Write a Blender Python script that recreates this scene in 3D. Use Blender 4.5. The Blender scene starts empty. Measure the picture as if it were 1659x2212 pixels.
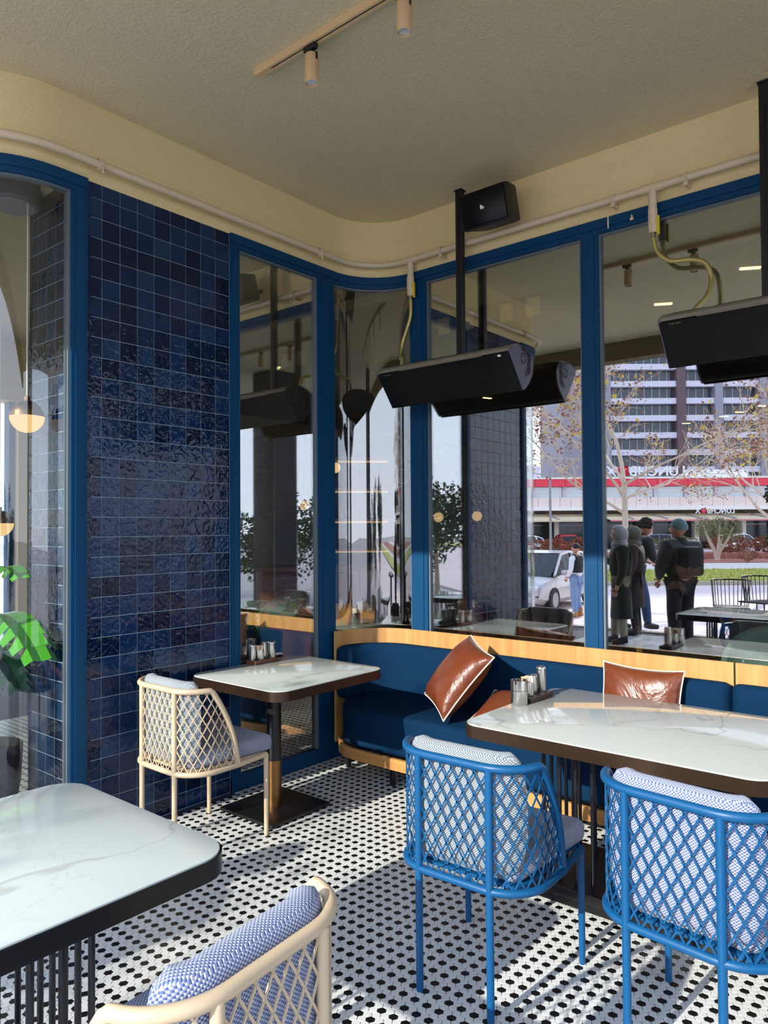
import bpy, bmesh, math, random
import numpy as np
from mathutils import Vector, Matrix
PI = math.pi
S = bpy.context.scene
C = S.collection
random.seed(7)

# ------------------------------------------------------------------ camera
cam_d = bpy.data.cameras.new('camera'); cam = bpy.data.objects.new('camera', cam_d); C.objects.link(cam)
cam_d.sensor_fit = 'VERTICAL'; cam_d.sensor_height = 36.0; cam_d.sensor_width = 27.0
cam_d.lens = 26.037; cam_d.clip_start = 0.05; cam_d.clip_end = 600
CAM = Vector((0, 0, 1.571))
_yaw, _pit, _rol = 0.694187676, 0.0218626766, -0.00672916273
def _cam_axes(yaw, pit, rol):
    f = Vector((-math.sin(yaw)*math.cos(pit), math.cos(yaw)*math.cos(pit), math.sin(pit)))
    r = Vector((math.cos(yaw), math.sin(yaw), 0)); u = r.cross(f)
    return r*math.cos(rol)+u*math.sin(rol), u*math.cos(rol)-r*math.sin(rol), f
_r, _u, _f = _cam_axes(_yaw, _pit, _rol)
cam.matrix_world = Matrix(((_r.x, _u.x, -_f.x, CAM.x), (_r.y, _u.y, -_f.y, CAM.y), (_r.z, _u.z, -_f.z, CAM.z), (0, 0, 0, 1)))
S.camera = cam

# ------------------------------------------------------------------ sky, sun, exposure
SUN_TAN = 0.474                       # height over ground distance of the low winter sun
SUN_DIR = Vector((0.085, 1.0, -SUN_TAN)).normalized()
world = bpy.data.worlds.new('sky'); S.world = world; world.use_nodes = True
wn = world.node_tree; wn.nodes.clear()
wo = wn.nodes.new('ShaderNodeOutputWorld'); wb = wn.nodes.new('ShaderNodeBackground')
tcw = wn.nodes.new('ShaderNodeTexCoord'); sxw = wn.nodes.new('ShaderNodeSeparateXYZ'); wn.links.new(tcw.outputs['Generated'], sxw.inputs[0])
rw = wn.nodes.new('ShaderNodeValToRGB'); wn.links.new(sxw.outputs[2], rw.inputs[0])      # clear winter sky: pale near the horizon, blue overhead
el = rw.color_ramp.elements; el[0].position = 0.0; el[0].color = (.86, .88, 1.0, 1); el[1].position = 1.0; el[1].color = (.46, .58, .92, 1)
for pp_, cc_ in ((.12, (.80, .86, 1.0, 1)), (.45, (.62, .72, .97, 1))): q_ = el.new(pp_); q_.color = cc_
wb.inputs['Strength'].default_value = 3.1
wn.links.new(rw.outputs[0], wb.inputs[0]); wn.links.new(wb.outputs[0], wo.inputs[0])
sun_d = bpy.data.lights.new('sun', 'SUN'); sun = bpy.data.objects.new('sun', sun_d); C.objects.link(sun)
sun_d.energy = 6.8; sun_d.angle = math.radians(0.53); sun_d.color = (1.0, 0.94, 0.83)
sun.rotation_euler = SUN_DIR.to_track_quat('-Z', 'Y').to_euler()
sun.location = (-2, -30, 20)
S.view_settings.view_transform = 'Standard'; S.view_settings.look = 'None'
S.view_settings.gamma = 1.0; S.view_settings.use_curve_mapping = False
S.view_settings.exposure = 0.08
S.cycles.max_bounces = 10; S.cycles.diffuse_bounces = 4; S.cycles.glossy_bounces = 6
S.cycles.transparent_max_bounces = 24; S.cycles.transmission_bounces = 6
S.cycles.caustics_reflective = False; S.cycles.caustics_refractive = False
S.cycles.sample_clamp_indirect = 6.0
S.cycles.use_denoising = True
# ------------------------------------------------------------------ materials
def srgb(r, g, b):
    f = lambda c: (c/255/12.92) if c/255 <= .04045 else ((c/255+.055)/1.055)**2.4
    return (f(r), f(g), f(b), 1)
class NT:
    def __init__(s, name):
        s.m = bpy.data.materials.new(name); s.m.use_nodes = True; s.t = s.m.node_tree; s.t.nodes.clear()
        s.out = s.n('ShaderNodeOutputMaterial')
    def n(s, typ, **kw):
        x = s.t.nodes.new(typ)
        for k, v in kw.items():
            if k in ('operation', 'blend_type', 'data_type', 'noise_dimensions', 'feature', 'wave_type', 'bands_direction', 'distance', 'interpolation_type', 'voronoi_dimensions', 'wave_profile'): setattr(x, k, v)
            else:
                x.inputs[k.replace('_', ' ')].default_value = v
        return x
    def l(s, a, b): s.t.links.new(a, b)
    def val(s, op, a, b=None, c=None):
        x = s.t.nodes.new('ShaderNodeMath'); x.operation = op
        for i, q in enumerate((a, b, c)):
            if q is None: continue
            if isinstance(q, (int, float)): x.inputs[i].default_value = q
            else: s.l(q, x.inputs[i])
        return x.outputs[0]
    def mixc(s, fac, a, b, mode='MIX'):
        x = s.t.nodes.new('ShaderNodeMix'); x.data_type = 'RGBA'; x.blend_type = mode
        if isinstance(fac, (int, float)): x.inputs[0].default_value = fac
        else: s.l(fac, x.inputs[0])
        for i, q in ((6, a), (7, b)):
            if isinstance(q, tuple): x.inputs[i].default_value = q
            else: s.l(q, x.inputs[i])
        return x.outputs[2]
    def ramp(s, fac, p0, p1):
        x = s.t.nodes.new('ShaderNodeMapRange'); x.interpolation_type = 'SMOOTHSTEP'
        s.l(fac, x.inputs[0]); x.inputs[1].default_value = p0; x.inputs[2].default_value = p1
        return x.outputs[0]
    def coords(s, kind='Object', scale=(1, 1, 1), rnd=False):
        tc = s.t.nodes.new('ShaderNodeTexCoord'); mp = s.t.nodes.new('ShaderNodeMapping')
        mp.inputs['Scale'].default_value = scale; s.l(tc.outputs[kind], mp.inputs[0])
        if rnd:
            oi = s.t.nodes.new('ShaderNodeObjectInfo'); cb = s.t.nodes.new('ShaderNodeCombineXYZ')
            s.l(s.val('MULTIPLY', oi.outputs['Random'], 57.0), cb.inputs[0]); s.l(s.val('MULTIPLY', oi.outputs['Random'], 31.0), cb.inputs[2])
            s.l(cb.outputs[0], mp.inputs['Location'])
        return mp.outputs[0]
    def noise(s, vec, scale, detail=3, rough=.5, dist=0):
        x = s.t.nodes.new('ShaderNodeTexNoise'); x.inputs['Scale'].default_value = scale; x.inputs['Detail'].default_value = detail
        x.inputs['Roughness'].default_value = rough; x.inputs['Distortion'].default_value = dist
        if vec is not None: s.l(vec, x.inputs['Vector'])
        return x.outputs[0]
    def bump(s, h, strength, dist=.01):
        x = s.t.nodes.new('ShaderNodeBump'); x.inputs['Strength'].default_value = strength; x.inputs['Distance'].default_value = dist
        s.l(h, x.inputs['Height']); return x.outputs[0]
    def pbr(s, color, rough=.5, metal=0, spec=.5, bump=None, **kw):
        p = s.t.nodes.new('ShaderNodeBsdfPrincipled')
        if isinstance(color, tuple): p.inputs['Base Color'].default_value = color
        else: s.l(color, p.inputs['Base Color'])
        if isinstance(rough, (int, float)): p.inputs['Roughness'].default_value = rough
        else: s.l(rough, p.inputs['Roughness'])
        p.inputs['Metallic'].default_value = metal; p.inputs['Specular IOR Level'].default_value = spec
        for k, v in kw.items(): p.inputs[k.replace('_', ' ')].default_value = v
        if bump is not None: s.l(bump, p.inputs['Normal'])
        s.l(p.outputs[0], s.out.inputs[0]); return s.m
M = {}
def simple(name, col, rough=.5, metal=0, spec=.5, bscale=0, bstr=.2, var=.06, **kw):
    t = NT(name); v = t.coords(); n = t.noise(v, 6.0, 4)
    col2 = tuple(min(1, c*(1+var)) for c in col[:3])+(1,); col1 = tuple(c*(1-var) for c in col[:3])+(1,)
    c = t.mixc(n, col1, col2)
    b = t.bump(t.noise(v, bscale, 3), bstr, .004) if bscale else None
    M[name] = t.pbr(c, rough, metal, spec, b, **kw); return M[name]
def stucco(name, c1, c2, scale, strength):
    t = NT(name); v = t.coords(); n = t.noise(v, 1.1, 3); k = t.noise(v, scale, 5, .62, .6)
    M[name] = t.pbr(t.mixc(n, c1, c2), .9, 0, .2, t.bump(k, strength, .012))
stucco('ceiling_plaster', srgb(222, 212, 172), srgb(214, 204, 164), 62, .8)
stucco('wall_plaster', srgb(242, 223, 168), srgb(235, 215, 160), 80, .6)
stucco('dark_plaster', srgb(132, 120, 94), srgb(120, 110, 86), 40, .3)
simple('blue_paint', srgb(10, 76, 122), .4, spec=.35, var=.05)
simple('blue_frame', srgb(3, 60, 98), .5, spec=.2, var=.07)
simple('gasket', srgb(92, 106, 114), .5)
simple('beige_paint', srgb(192, 172, 142), .4, var=.04)
simple('track_paint', srgb(214, 184, 138), .5, var=.03)
simple('cream_pipe', srgb(214, 197, 165), .5, var=.04)
simple('black_metal', srgb(14, 14, 17), .35)
simple('rod_black', srgb(12, 16, 26), .3)
simple('heater_black', srgb(5, 6, 8), .3, spec=.25)
simple('heater_grey', srgb(104, 106, 120), .45, .1)
simple('heater_top', srgb(128, 122, 108), .45, .1)
simple('plastic_black', srgb(9, 10, 12), .5)
simple('plastic_yellow', srgb(214, 190, 20), .5)
simple('steel', srgb(196, 194, 188), .22, 1.0, var=.02)
simple('brass', srgb(140, 104, 62), .36, 1.0)
simple('bronze_band', srgb(72, 56, 44), .34, .75, var=.12)
simple('bronze_band_dark', srgb(30, 28, 28), .32, .5)
simple('steel_braid', srgb(190, 176, 110), .35, .8, bscale=300, bstr=.5)
simple('paper', srgb(238, 232, 224), .8)
simple('paper_tan', srgb(206, 164, 122), .8)
simple('piping', srgb(232, 222, 206), .7)
simple('grout_blue', srgb(150, 168, 182), .75)
simple('grout_dark', srgb(40, 46, 66), .85)
simple('rubber', srgb(10, 10, 10), .7)
simple('white_letter', srgb(240, 240, 236), .5)
simple('red_letter', srgb(206, 30, 44), .5)
simple('lens_glass', srgb(225, 230, 235), .1, .3)
def emit(name, col, st):
    t = NT(name); e = t.n('ShaderNodeEmission'); e.inputs[0].default_value = col; e.inputs[1].default_value = st
    t.l(e.outputs[0], t.out.inputs[0]); M[name] = t.m
emit('lamp_warm', (1, .72, .32, 1), 5.0)
emit('lamp_bar', (1, .82, .38, 1), 4.5)
emit('lamp_soft', (1, .64, .28, 1), 1.0)
emit('strip_light', (1, .62, .28, 1), .45)
# glazed tile: colour changes from tile to tile, gently rippled glaze
def tile_mat(name, r):
    t = NT(name); oi = t.n('ShaderNodeObjectInfo'); v = t.coords('Object', (1, 1, 1), True)
    cr = t.t.nodes.new('ShaderNodeValToRGB'); t.l(oi.outputs['Random'], cr.inputs[0])
    e = cr.color_ramp.elements
    e[0].position = 0; e[0].color = srgb(3, 16, 36); e[1].position = 1; e[1].color = srgb(30, 64, 98)
    for p, c in ((.3, srgb(4, 26, 58)), (.55, srgb(9, 38, 76)), (.8, srgb(18, 52, 92))):
        q = e.new(p); q.color = c
    n = t.noise(v, 14, 4, .6); c = t.mixc(t.val('MULTIPLY', n, .8), cr.outputs[0], srgb(10, 28, 58))
    w = t.noise(v, 26, 1.5, .4, 1.0)
    M[name] = t.pbr(c, r, 0, .38, t.bump(w, .7, .004))
tile_mat('glazed_tile', .04)
t = NT('hex_white'); oi = t.n('ShaderNodeObjectInfo'); v = t.coords()
M['hex_white'] = t.pbr(t.mixc(t.noise(v, 30, 2), srgb(202, 205, 202), srgb(216, 218, 214)), .28, 0, .45)
simple('hex_black', srgb(9, 9, 11), .3)
# marble
def marble(name, base, vein, off):
    t = NT(name); v0 = t.coords(); mp = t.t.nodes.new('ShaderNodeMapping'); mp.inputs['Location'].default_value = off
    t.l(v0, mp.inputs[0]); v = mp.outputs[0]
    def veins(scale, width, dist):
        n = t.noise(v, scale, 4, .55, dist); d = t.val('ABSOLUTE', t.val('SUBTRACT', n, .5))
        return t.val('SUBTRACT', 1.0, t.ramp(d, 0.0, width))
    a = t.val('MULTIPLY', veins(1.15, .012, .6), .5); b = t.val('MULTIPLY', veins(2.1, .006, .9), .22)
    m = t.ramp(t.noise(v, 1.6, 2), .42, .6)
    k = t.val('MULTIPLY', t.val('MAXIMUM', a, b), m)
    soft = t.mixc(t.noise(v, 2.4, 3), base, tuple(c*.94 for c in base[:3])+(1,))
    M[name] = t.pbr(t.mixc(k, soft, vein), .06, 0, .5)
marble('marble', srgb(186, 195, 190), srgb(142, 146, 136), (3.1, .4, 0))
marble('marble_b', srgb(184, 190, 188), srgb(132, 138, 132), (.7, 2.2, 0))
# oak, walnut
def wood(name, c1, c2, axis, scale, rough=.45):
    t = NT(name); sc = [18, 18, 18]; sc[axis] = 1.2
    v = t.coords('Object', tuple(q*scale for q in sc)); n = t.noise(v, 1.0, 5, .6, .4)
    v2 = t.coords('Object', tuple(q*scale*.35 for q in sc)); n2 = t.noise(v2, 1.0, 3, .5, 1.6)
    f = t.val('ADD', t.val('MULTIPLY', n, .6), t.val('MULTIPLY', n2, .5))
    M[name] = t.pbr(t.mixc(t.ramp(f, .35, .8), c1, c2), rough, 0, .4, t.bump(n, .06, .002))
wood('oak_upright', srgb(190, 148, 90), srgb(164, 118, 66), 2, 1.4)
wood('oak_long', srgb(190, 142, 82), srgb(160, 112, 58), 0, 1.2)
wood('walnut', srgb(70, 46, 36), srgb(44, 28, 22), 1, 2.0)
wood('walnut_red', srgb(112, 66, 46), srgb(78, 44, 32), 1, 2.0)
wood('beam_wood', srgb(96, 70, 52), srgb(76, 54, 40), 1, .6)
wood('beam_end', srgb(240, 206, 150), srgb(214, 172, 110), 2, 2.0)
# woven fabric of the chair pads
def weave(name, ca, cb, pu, pv, bstr=.5):
    t = NT(name); tc = t.t.nodes.new('ShaderNodeTexCoord'); sx = t.t.nodes.new('ShaderNodeSeparateXYZ'); t.l(tc.outputs['Object'], sx.inputs[0])
    sn = t.t.nodes.new('ShaderNodeSeparateXYZ'); t.l(tc.outputs['Normal'], sn.inputs[0])
    up = t.val('GREATER_THAN', t.val('ABSOLUTE', sn.outputs[2]), .62); sd = t.val('GREATER_THAN', t.val('ABSOLUTE', sn.outputs[0]), .75)
    mx = lambda f, a, b: t.val('ADD', t.val('MULTIPLY', t.val('SUBTRACT', 1.0, f), a), t.val('MULTIPLY', f, b))
    u = mx(sd, sx.outputs[0], sx.outputs[1]); w = mx(up, sx.outputs[2], sx.outputs[1])
    nz = t.noise(tc.outputs['Object'], 55, 2)
    u = t.val('ADD', u, t.val('MULTIPLY', nz, .0016)); w = t.val('ADD', w, t.val('MULTIPLY', nz, .0013))
    su = t.val('SINE', t.val('MULTIPLY', u, 2*PI/pu)); sv = t.val('SINE', t.val('MULTIPLY', w, 2*PI/pv))
    k = t.val('MULTIPLY', su, sv)
    f = t.ramp(k, -.25, .35)
    h = t.val('ABSOLUTE', k)
    M[name] = t.pbr(t.mixc(f, ca, cb), .85, 0, .2, t.bump(h, bstr, .003), Sheen_Weight=.15)
weave('weave_blue', srgb(84, 102, 148), srgb(184, 190, 204), .0105, .0085)
weave('weave_pale', srgb(76, 92, 128), srgb(178, 184, 192), .0105, .0085)
weave('weave_grey', srgb(84, 100, 116), srgb(182, 188, 188), .0095, .008)
def fabric(name, c1, c2):
    t = NT(name); v = t.coords('Object', (60, 60, 420)); n = t.noise(v, 1.0, 2); v2 = t.coords('Object', (3, 3, 3)); n2 = t.noise(v2, 1, 3)
    M[name] = t.pbr(t.mixc(t.val('MULTIPLY', t.val('ADD', n, n2), .5), c1, c2), .85, 0, .08, t.bump(n, .12, .002))
fabric('navy_fabric', srgb(4, 34, 60), srgb(9, 44, 74))
def leather(name, c1, c2):
    t = NT(name); v = t.coords(); n = t.noise(v, 5, 4, .55, 1.0); f = t.noise(v, 160, 2)
    h = t.val('ADD', t.val('MULTIPLY', n, 2.6), t.val('MULTIPLY', f, .05))
    M[name] = t.pbr(t.mixc(n, c1, c2), .34, 0, .5, t.bump(h, .35, .02))
leather('brown_leather', srgb(88, 40, 20), srgb(112, 56, 30))
leather('dark_leather', srgb(58, 36, 32), srgb(74, 48, 42))
leather('tan_leather', srgb(128, 74, 46), srgb(150, 90, 58))
simple('mint_fabric', srgb(150, 190, 180), .7)
# window glass: see-through sheet that mirrors part of the light, more at a slant
def glass_mat(name, r0, tint):
    t = NT(name); lw = t.n('ShaderNodeLayerWeight'); lw.inputs[0].default_value = .5
    f = t.val('POWER', lw.outputs['Facing'], 4.0); f = t.val('ADD', t.val('MULTIPLY', f, 1-r0), r0)
    tr = t.n('ShaderNodeBsdfTransparent'); tr.inputs[0].default_value = tint
    gl = t.n('ShaderNodeBsdfGlossy'); gl.inputs['Roughness'].default_value = 0.0; gl.inputs[0].default_value = (.94, .97, 1, 1)
    mx = t.n('ShaderNodeMixShader'); t.l(f, mx.inputs[0]); t.l(tr.outputs[0], mx.inputs[1]); t.l(gl.outputs[0], mx.inputs[2])
    t.l(mx.outputs[0], t.out.inputs[0]); M[name] = t.m
glass_mat('window_glass', .36, (.93, .94, .91, 1))
glass_mat('curved_glass', .13, (.93, .94, .91, 1))
glass_mat('clear_glass', .05, (.9, .93, .92, 1))
glass_mat('corner_glass', .05, (.95, .96, .94, 1))
# outdoors
simple('asphalt', srgb(176, 168, 164), .9, bscale=80, bstr=.3)
simple('paving', srgb(222, 204, 198), .85, bscale=40, bstr=.2)
simple('gravel_white', srgb(214, 204, 190), .9, bscale=60, bstr=.9, var=.25)
simple('lawn_green', srgb(176, 178, 84), .95, bscale=120, bstr=1.0, var=.3)
simple('soil_red', srgb(168, 108, 92), .95, bscale=50, bstr=1.0, var=.25)
simple('leaf_dark', srgb(34, 58, 34), .6, var=.3)
simple('leaf_green', srgb(74, 160, 36), .35, var=.2)
simple('leaf_deep', srgb(24, 70, 48), .4, var=.2)
simple('leaf_olive', srgb(140, 146, 106), .7, var=.25)
simple('leaf_rust', srgb(160, 112, 86), .8, var=.35)
simple('leaf_yellow', srgb(226, 204, 90), .7, var=.3)
simple('bark', srgb(150, 134, 116), .9, bscale=30, bstr=.5, var=.25)
simple('bark_pale', srgb(206, 190, 168), .9, bscale=30, bstr=.5, var=.25)
simple('concrete', srgb(176, 164, 146), .85)
simple('pink_panel', srgb(240, 222, 210), .7)
simple('white_panel', srgb(244, 242, 236), .6)
simple('cream_awning', srgb(226, 206, 168), .8)
simple('pink_awning', srgb(214, 130, 134), .8)
simple('red_band', srgb(236, 64, 84), .5)
simple('dark_void', srgb(38, 40, 40), .7)
simple('tower_grey', srgb(150, 148, 158), .8)
simple('tower_slab', srgb(214, 210, 220), .7)
simple('tower_brown', srgb(104, 84, 88), .8)
simple('facade_glass', srgb(74, 80, 86), .12, .3, var=.2)
simple('shop_glass', srgb(200, 210, 214), .1, .3, var=.15)
def carpaint(n, c): simple(n, c, .22, .35, .6, var=.03, Coat_Weight=.6)
carpaint('paint_silver', srgb(186, 180, 176)); carpaint('paint_red', srgb(190, 34, 42)); carpaint('paint_white', srgb(232, 232, 230)); carpaint('paint_grey', srgb(120, 124, 130)); carpaint('paint_dark', srgb(40, 44, 54))
simple('car_glass', srgb(22, 28, 32), .06, .2); simple('tail_red', srgb(150, 16, 24), .3); simple('hub', srgb(150, 150, 152), .35, .8)
simple('skin', srgb(196, 144, 116), .55, var=.04); simple('hair_dark', srgb(26, 20, 18), .7); simple('hair_curly', srgb(44, 32, 26), .9, bscale=70, bstr=1)
simple('scarf_grey', srgb(150, 150, 152), .85, bscale=24, bstr=.5, var=.25); simple('scarf_olive', srgb(92, 90, 78), .85, bscale=24, bstr=.5)
simple('coat_green', srgb(22, 30, 24), .85, bscale=18, bstr=.4, var=.4); simple('coat_brown', srgb(46, 34, 32), .85); simple('jacket_dark', srgb(26, 32, 34), .7, bscale=14, bstr=.4)
simple('beanie_teal', srgb(104, 138, 140), .9, bscale=120, bstr=.6); simple('jeans', srgb(122, 148, 184), .85, bscale=20, bstr=.3); simple('jeans_dark', srgb(54, 76, 116), .85)
simple('trousers_tan', srgb(150, 140, 120), .85); simple('trousers_black', srgb(16, 16, 20), .85); simple('shoe_dark', srgb(16, 18, 22), .5); simple('boot_tan', srgb(176, 116, 58), .6)
simple('suit_navy', srgb(18, 26, 48), .75); simple('shirt_white', srgb(226, 228, 232), .8); simple('lip', srgb(150, 84, 76), .5); simple('eye_dark', srgb(20, 16, 14), .2)
simple('basket', srgb(44, 40, 40), .85, bscale=90, bstr=1.0); simple('bottle_green', srgb(30, 60, 34), .1); simple('bottle_amber', srgb(140, 74, 20), .1); simple('bottle_red', srgb(150, 40, 30), .15)
simple('blue_cup', srgb(20, 96, 190), .5); simple('white_wire', srgb(226, 226, 222), .4)
# ------------------------------------------------------------------ mesh helpers
class MB:
    def __init__(s): s.v = []; s.f = []
    def add(s, vs, fs):
        o = len(s.v); s.v += [tuple(p) for p in vs]; s.f += [tuple(i+o for i in f) for f in fs]; return s
    def box(s, x0, x1, y0, y1, z0, z1):
        return s.add([(x0,y0,z0),(x1,y0,z0),(x1,y1,z0),(x0,y1,z0),(x0,y0,z1),(x1,y0,z1),(x1,y1,z1),(x0,y1,z1)],
                     [(0,3,2,1),(4,5,6,7),(0,1,5,4),(1,2,6,5),(2,3,7,6),(3,0,4,7)])
    def rbox(s, x0, x1, y0, y1, z0, z1, r, seg=2):
        bm = bmesh.new(); bmesh.ops.create_cube(bm, size=1)
        for v in bm.verts: v.co = Vector(((x0+x1)/2+v.co.x*(x1-x0), (y0+y1)/2+v.co.y*(y1-y0), (z0+z1)/2+v.co.z*(z1-z0)))
        bmesh.ops.bevel(bm, geom=list(bm.edges), offset=r, segments=seg, profile=.5, affect='EDGES')
        return s.bm(bm)
    def bm(s, bm):
        bm.verts.index_update(); s.add([v.co[:] for v in bm.verts], [[v.index for v in f.verts] for f in bm.faces]); bm.free(); return s
    def prism(s, poly, z0, z1, holes=False):
        n = len(poly)
        s.add([(x,y,z0) for x,y in poly]+[(x,y,z1) for x,y in poly],
              [tuple(range(n-1,-1,-1)), tuple(range(n,2*n))]+[(i,(i+1)%n,n+(i+1)%n,n+i) for i in range(n)]); return s
    def bprism(s, poly, z0, z1, r, seg=2):
        bm = bmesh.new(); vs = [bm.verts.new((x,y,z0)) for x,y in poly]; f = bm.faces.new(vs); f.normal_update()
        if f.normal.z > 0: f.normal_flip()
        g = bmesh.ops.extrude_face_region(bm, geom=[f]); tv = [e for e in g['geom'] if isinstance(e, bmesh.types.BMVert)]
        for v in tv: v.co.z = z1
        bmesh.ops.recalc_face_normals(bm, faces=list(bm.faces))
        es = [e for e in bm.edges if abs(e.verts[0].co.z-e.verts[1].co.z) < 1e-6]
        if r > 0: bmesh.ops.bevel(bm, geom=es, offset=r, segments=seg, profile=.5, affect='EDGES')
        return s.bm(bm)
    def tube(s, path, r, n=8, caps=True, closed=False):
        path = [Vector(p) for p in path]; m = len(path); rs = r if isinstance(r, (list, tuple)) else [r]*m
        T = []
        for i in range(m):
            a = path[(i-1) % m] if (closed or i > 0) else path[i]; b = path[(i+1) % m] if (closed or i < m-1) else path[i]
            T.append((b-a).normalized())
        u = T[0].orthogonal().normalized(); vs = []
        for i in range(m):
            u = (u-T[i]*u.dot(T[i])); u = u.normalized() if u.length > 1e-6 else T[i].orthogonal().normalized()
            w = T[i].cross(u)
            for k in range(n):
                a = 2*PI*k/n; vs.append(path[i]+(u*math.cos(a)+w*math.sin(a))*rs[i])
        fs = []
        for i in range(m if closed else m-1):
            j = (i+1) % m
            for k in range(n): fs.append((i*n+k, i*n+(k+1) % n, j*n+(k+1) % n, j*n+k))
        if caps and not closed: fs += [tuple(range(n-1,-1,-1)), tuple((m-1)*n+k for k in range(n))]
        return s.add(vs, fs)
    def cyl(s, x, y, z0, z1, r, n=16, r1=None): return s.tube([(x,y,z0),(x,y,z1)], [r, r if r1 is None else r1], n)
    def lathe(s, prof, n=20, x=0, y=0):
        vs = []; m = len(prof)
        for r, z in prof:
            for k in range(n): a = 2*PI*k/n; vs.append((x+r*math.cos(a), y+r*math.sin(a), z))
        fs = [(i*n+k, i*n+(k+1) % n, (i+1)*n+(k+1) % n, (i+1)*n+k) for i in range(m-1) for k in range(n)]
        if prof[0][0] > 1e-4: fs.append(tuple(range(n-1,-1,-1)))
        if prof[-1][0] > 1e-4: fs.append(tuple((m-1)*n+k for k in range(n)))
        return s.add(vs, fs)
    def ball(s, c, r, n=14, m=9, sc=(1,1,1)):
        vs = [(c[0],c[1],c[2]-r*sc[2])]
        for i in range(1, m):
            a = -PI/2+PI*i/m
            for k in range(n): b = 2*PI*k/n; vs.append((c[0]+r*sc[0]*math.cos(a)*math.cos(b), c[1]+r*sc[1]*math.cos(a)*math.sin(b), c[2]+r*sc[2]*math.sin(a)))
        vs.append((c[0],c[1],c[2]+r*sc[2])); L = len(vs)-1
        fs = [(0, 1+(k+1) % n, 1+k) for k in range(n)]
        fs += [(1+i*n+k, 1+i*n+(k+1) % n, 1+(i+1)*n+(k+1) % n, 1+(i+1)*n+k) for i in range(m-2) for k in range(n)]
        fs += [(1+(m-2)*n+k, 1+(m-2)*n+(k+1) % n, L) for k in range(n)]
        return s.add(vs, fs)
    def sweep(s, path, nrm, prof):
        # prof: (offset along plan normal, z); path: plan points, nrm: plan normals
        m = len(prof); vs = []
        for (x, y), (nx, ny) in zip(path, nrm):
            for o, z in prof: vs.append((x+nx*o, y+ny*o, z))
        fs = [(i*m+k, i*m+(k+1) % m, (i+1)*m+(k+1) % m, (i+1)*m+k) for i in range(len(path)-1) for k in range(m)]
        fs += [tuple(range(m-1,-1,-1)), tuple((len(path)-1)*m+k for k in range(m))]
        return s.add(vs, fs)
    def xf(s, mat): s.v = [tuple(mat @ Vector(p)) for p in s.v]; return s
    def build(s, name, mat, parent=None, smooth=None, loc=None, fix=True):
        me = bpy.data.meshes.new(name); me.from_pydata(s.v, [], s.f)
        if fix:
            b = bmesh.new(); b.from_mesh(me); bmesh.ops.recalc_face_normals(b, faces=list(b.faces)); b.to_mesh(me); b.free()
        me.materials.append(M[mat])
        if smooth: shade(me, smooth)
        o = bpy.data.objects.new(name, me); C.objects.link(o)
        if parent: o.parent = parent
        if loc is not None: o.location = loc
        return o
def shade(me, ang):
    me.polygons.foreach_set('use_smooth', [True]*len(me.polygons))
    b = bmesh.new(); b.from_mesh(me); lim = math.radians(ang)
    for e in b.edges:
        e.smooth = not (len(e.link_faces) != 2 or e.calc_face_angle(0) > lim)
    b.to_mesh(me); b.free()
def tag(o, label=None, cat=None, group=None, kind=None):
    if label: o['label'] = label
    if cat: o['category'] = cat
    if group: o['group'] = group
    if kind: o['kind'] = kind
    return o
def thing(name, label, cat, loc=(0,0,0), rotz=0, group=None, kind=None):
    o = bpy.data.objects.new(name, None); C.objects.link(o); o.empty_display_size = .1
    o.location = loc; o.rotation_euler = (0, 0, rotz); return tag(o, label, cat, group, kind)
def struct(name, label=None): return tag(thing(name, label, None), kind='structure')
def dup(root, loc, rotz=0, label=None, group=None):
    r = root.copy(); C.objects.link(r); r.location = loc; r.rotation_euler = (0, 0, rotz)
    if label: r['label'] = label
    if group: r['group'] = group
    for ch in list(root.children):
        c = ch.copy(); C.objects.link(c); c.parent = r
        for g in list(ch.children):
            d = g.copy(); C.objects.link(d); d.parent = c
    return r
def arc(cx, cy, r, a0, a1, n): return [(cx+r*math.cos(math.radians(a0+(a1-a0)*i/n)), cy+r*math.sin(math.radians(a0+(a1-a0)*i/n))) for i in range(n+1)]
def rrect(x0, x1, y0, y1, r, n=6):
    return arc(x1-r, y0+r, r, -90, 0, n)+arc(x1-r, y1-r, r, 0, 90, n)+arc(x0+r, y1-r, r, 90, 180, n)+arc(x0+r, y0+r, r, 180, 270, n)
def smoothpath(pts, sub=6):
    P = [Vector(p) for p in pts]; out = []
    for i in range(len(P)-1):
        a, b, c, d = P[max(i-1,0)], P[i], P[i+1], P[min(i+2,len(P)-1)]
        for k in range(sub):
            t = k/sub; out.append(.5*((2*b)+(c-a)*t+(2*a-5*b+4*c-d)*t*t+(3*b-a-3*c+d)*t**3))
    return out+[P[-1]]

# ------------------------------------------------------------------ the shell
XL, YR, ZC = -3.56, 4.122, 3.77
YW = 1.34                                  # front of the wing at the left
# plan line of the facade: along the wing, round the outer corner, along the tiled pier, round the inner corner, along the windows
PL = []; PN = []
def _seg(p, q, n, k=1):
    for i in range(k+1):
        PL.append((p[0]+(q[0]-p[0])*i/k, p[1]+(q[1]-p[1])*i/k)); PN.append(n)
_seg((-7.4, YW), (-3.97, YW), (0, -1))
for i in range(1, 13):
    a = math.radians(-90+90*i/12); PL.append((-3.97+.41*math.cos(a), 1.75+.41*math.sin(a))); PN.append((math.cos(a), math.sin(a)))
_i_pier = len(PL)
for y in (1.83, 1.915, 2.826, 2.894, 3.57, 3.729): PL.append((XL, y)); PN.append((1, 0))
_i_in0 = len(PL)-1
for i in range(1, 15):
    a = math.radians(180-90*i/14); PL.append((-3.17+.39*math.cos(a), 3.732+.39*math.sin(a))); PN.append((-math.cos(a), -math.sin(a)))
_i_in1 = len(PL)-1
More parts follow.
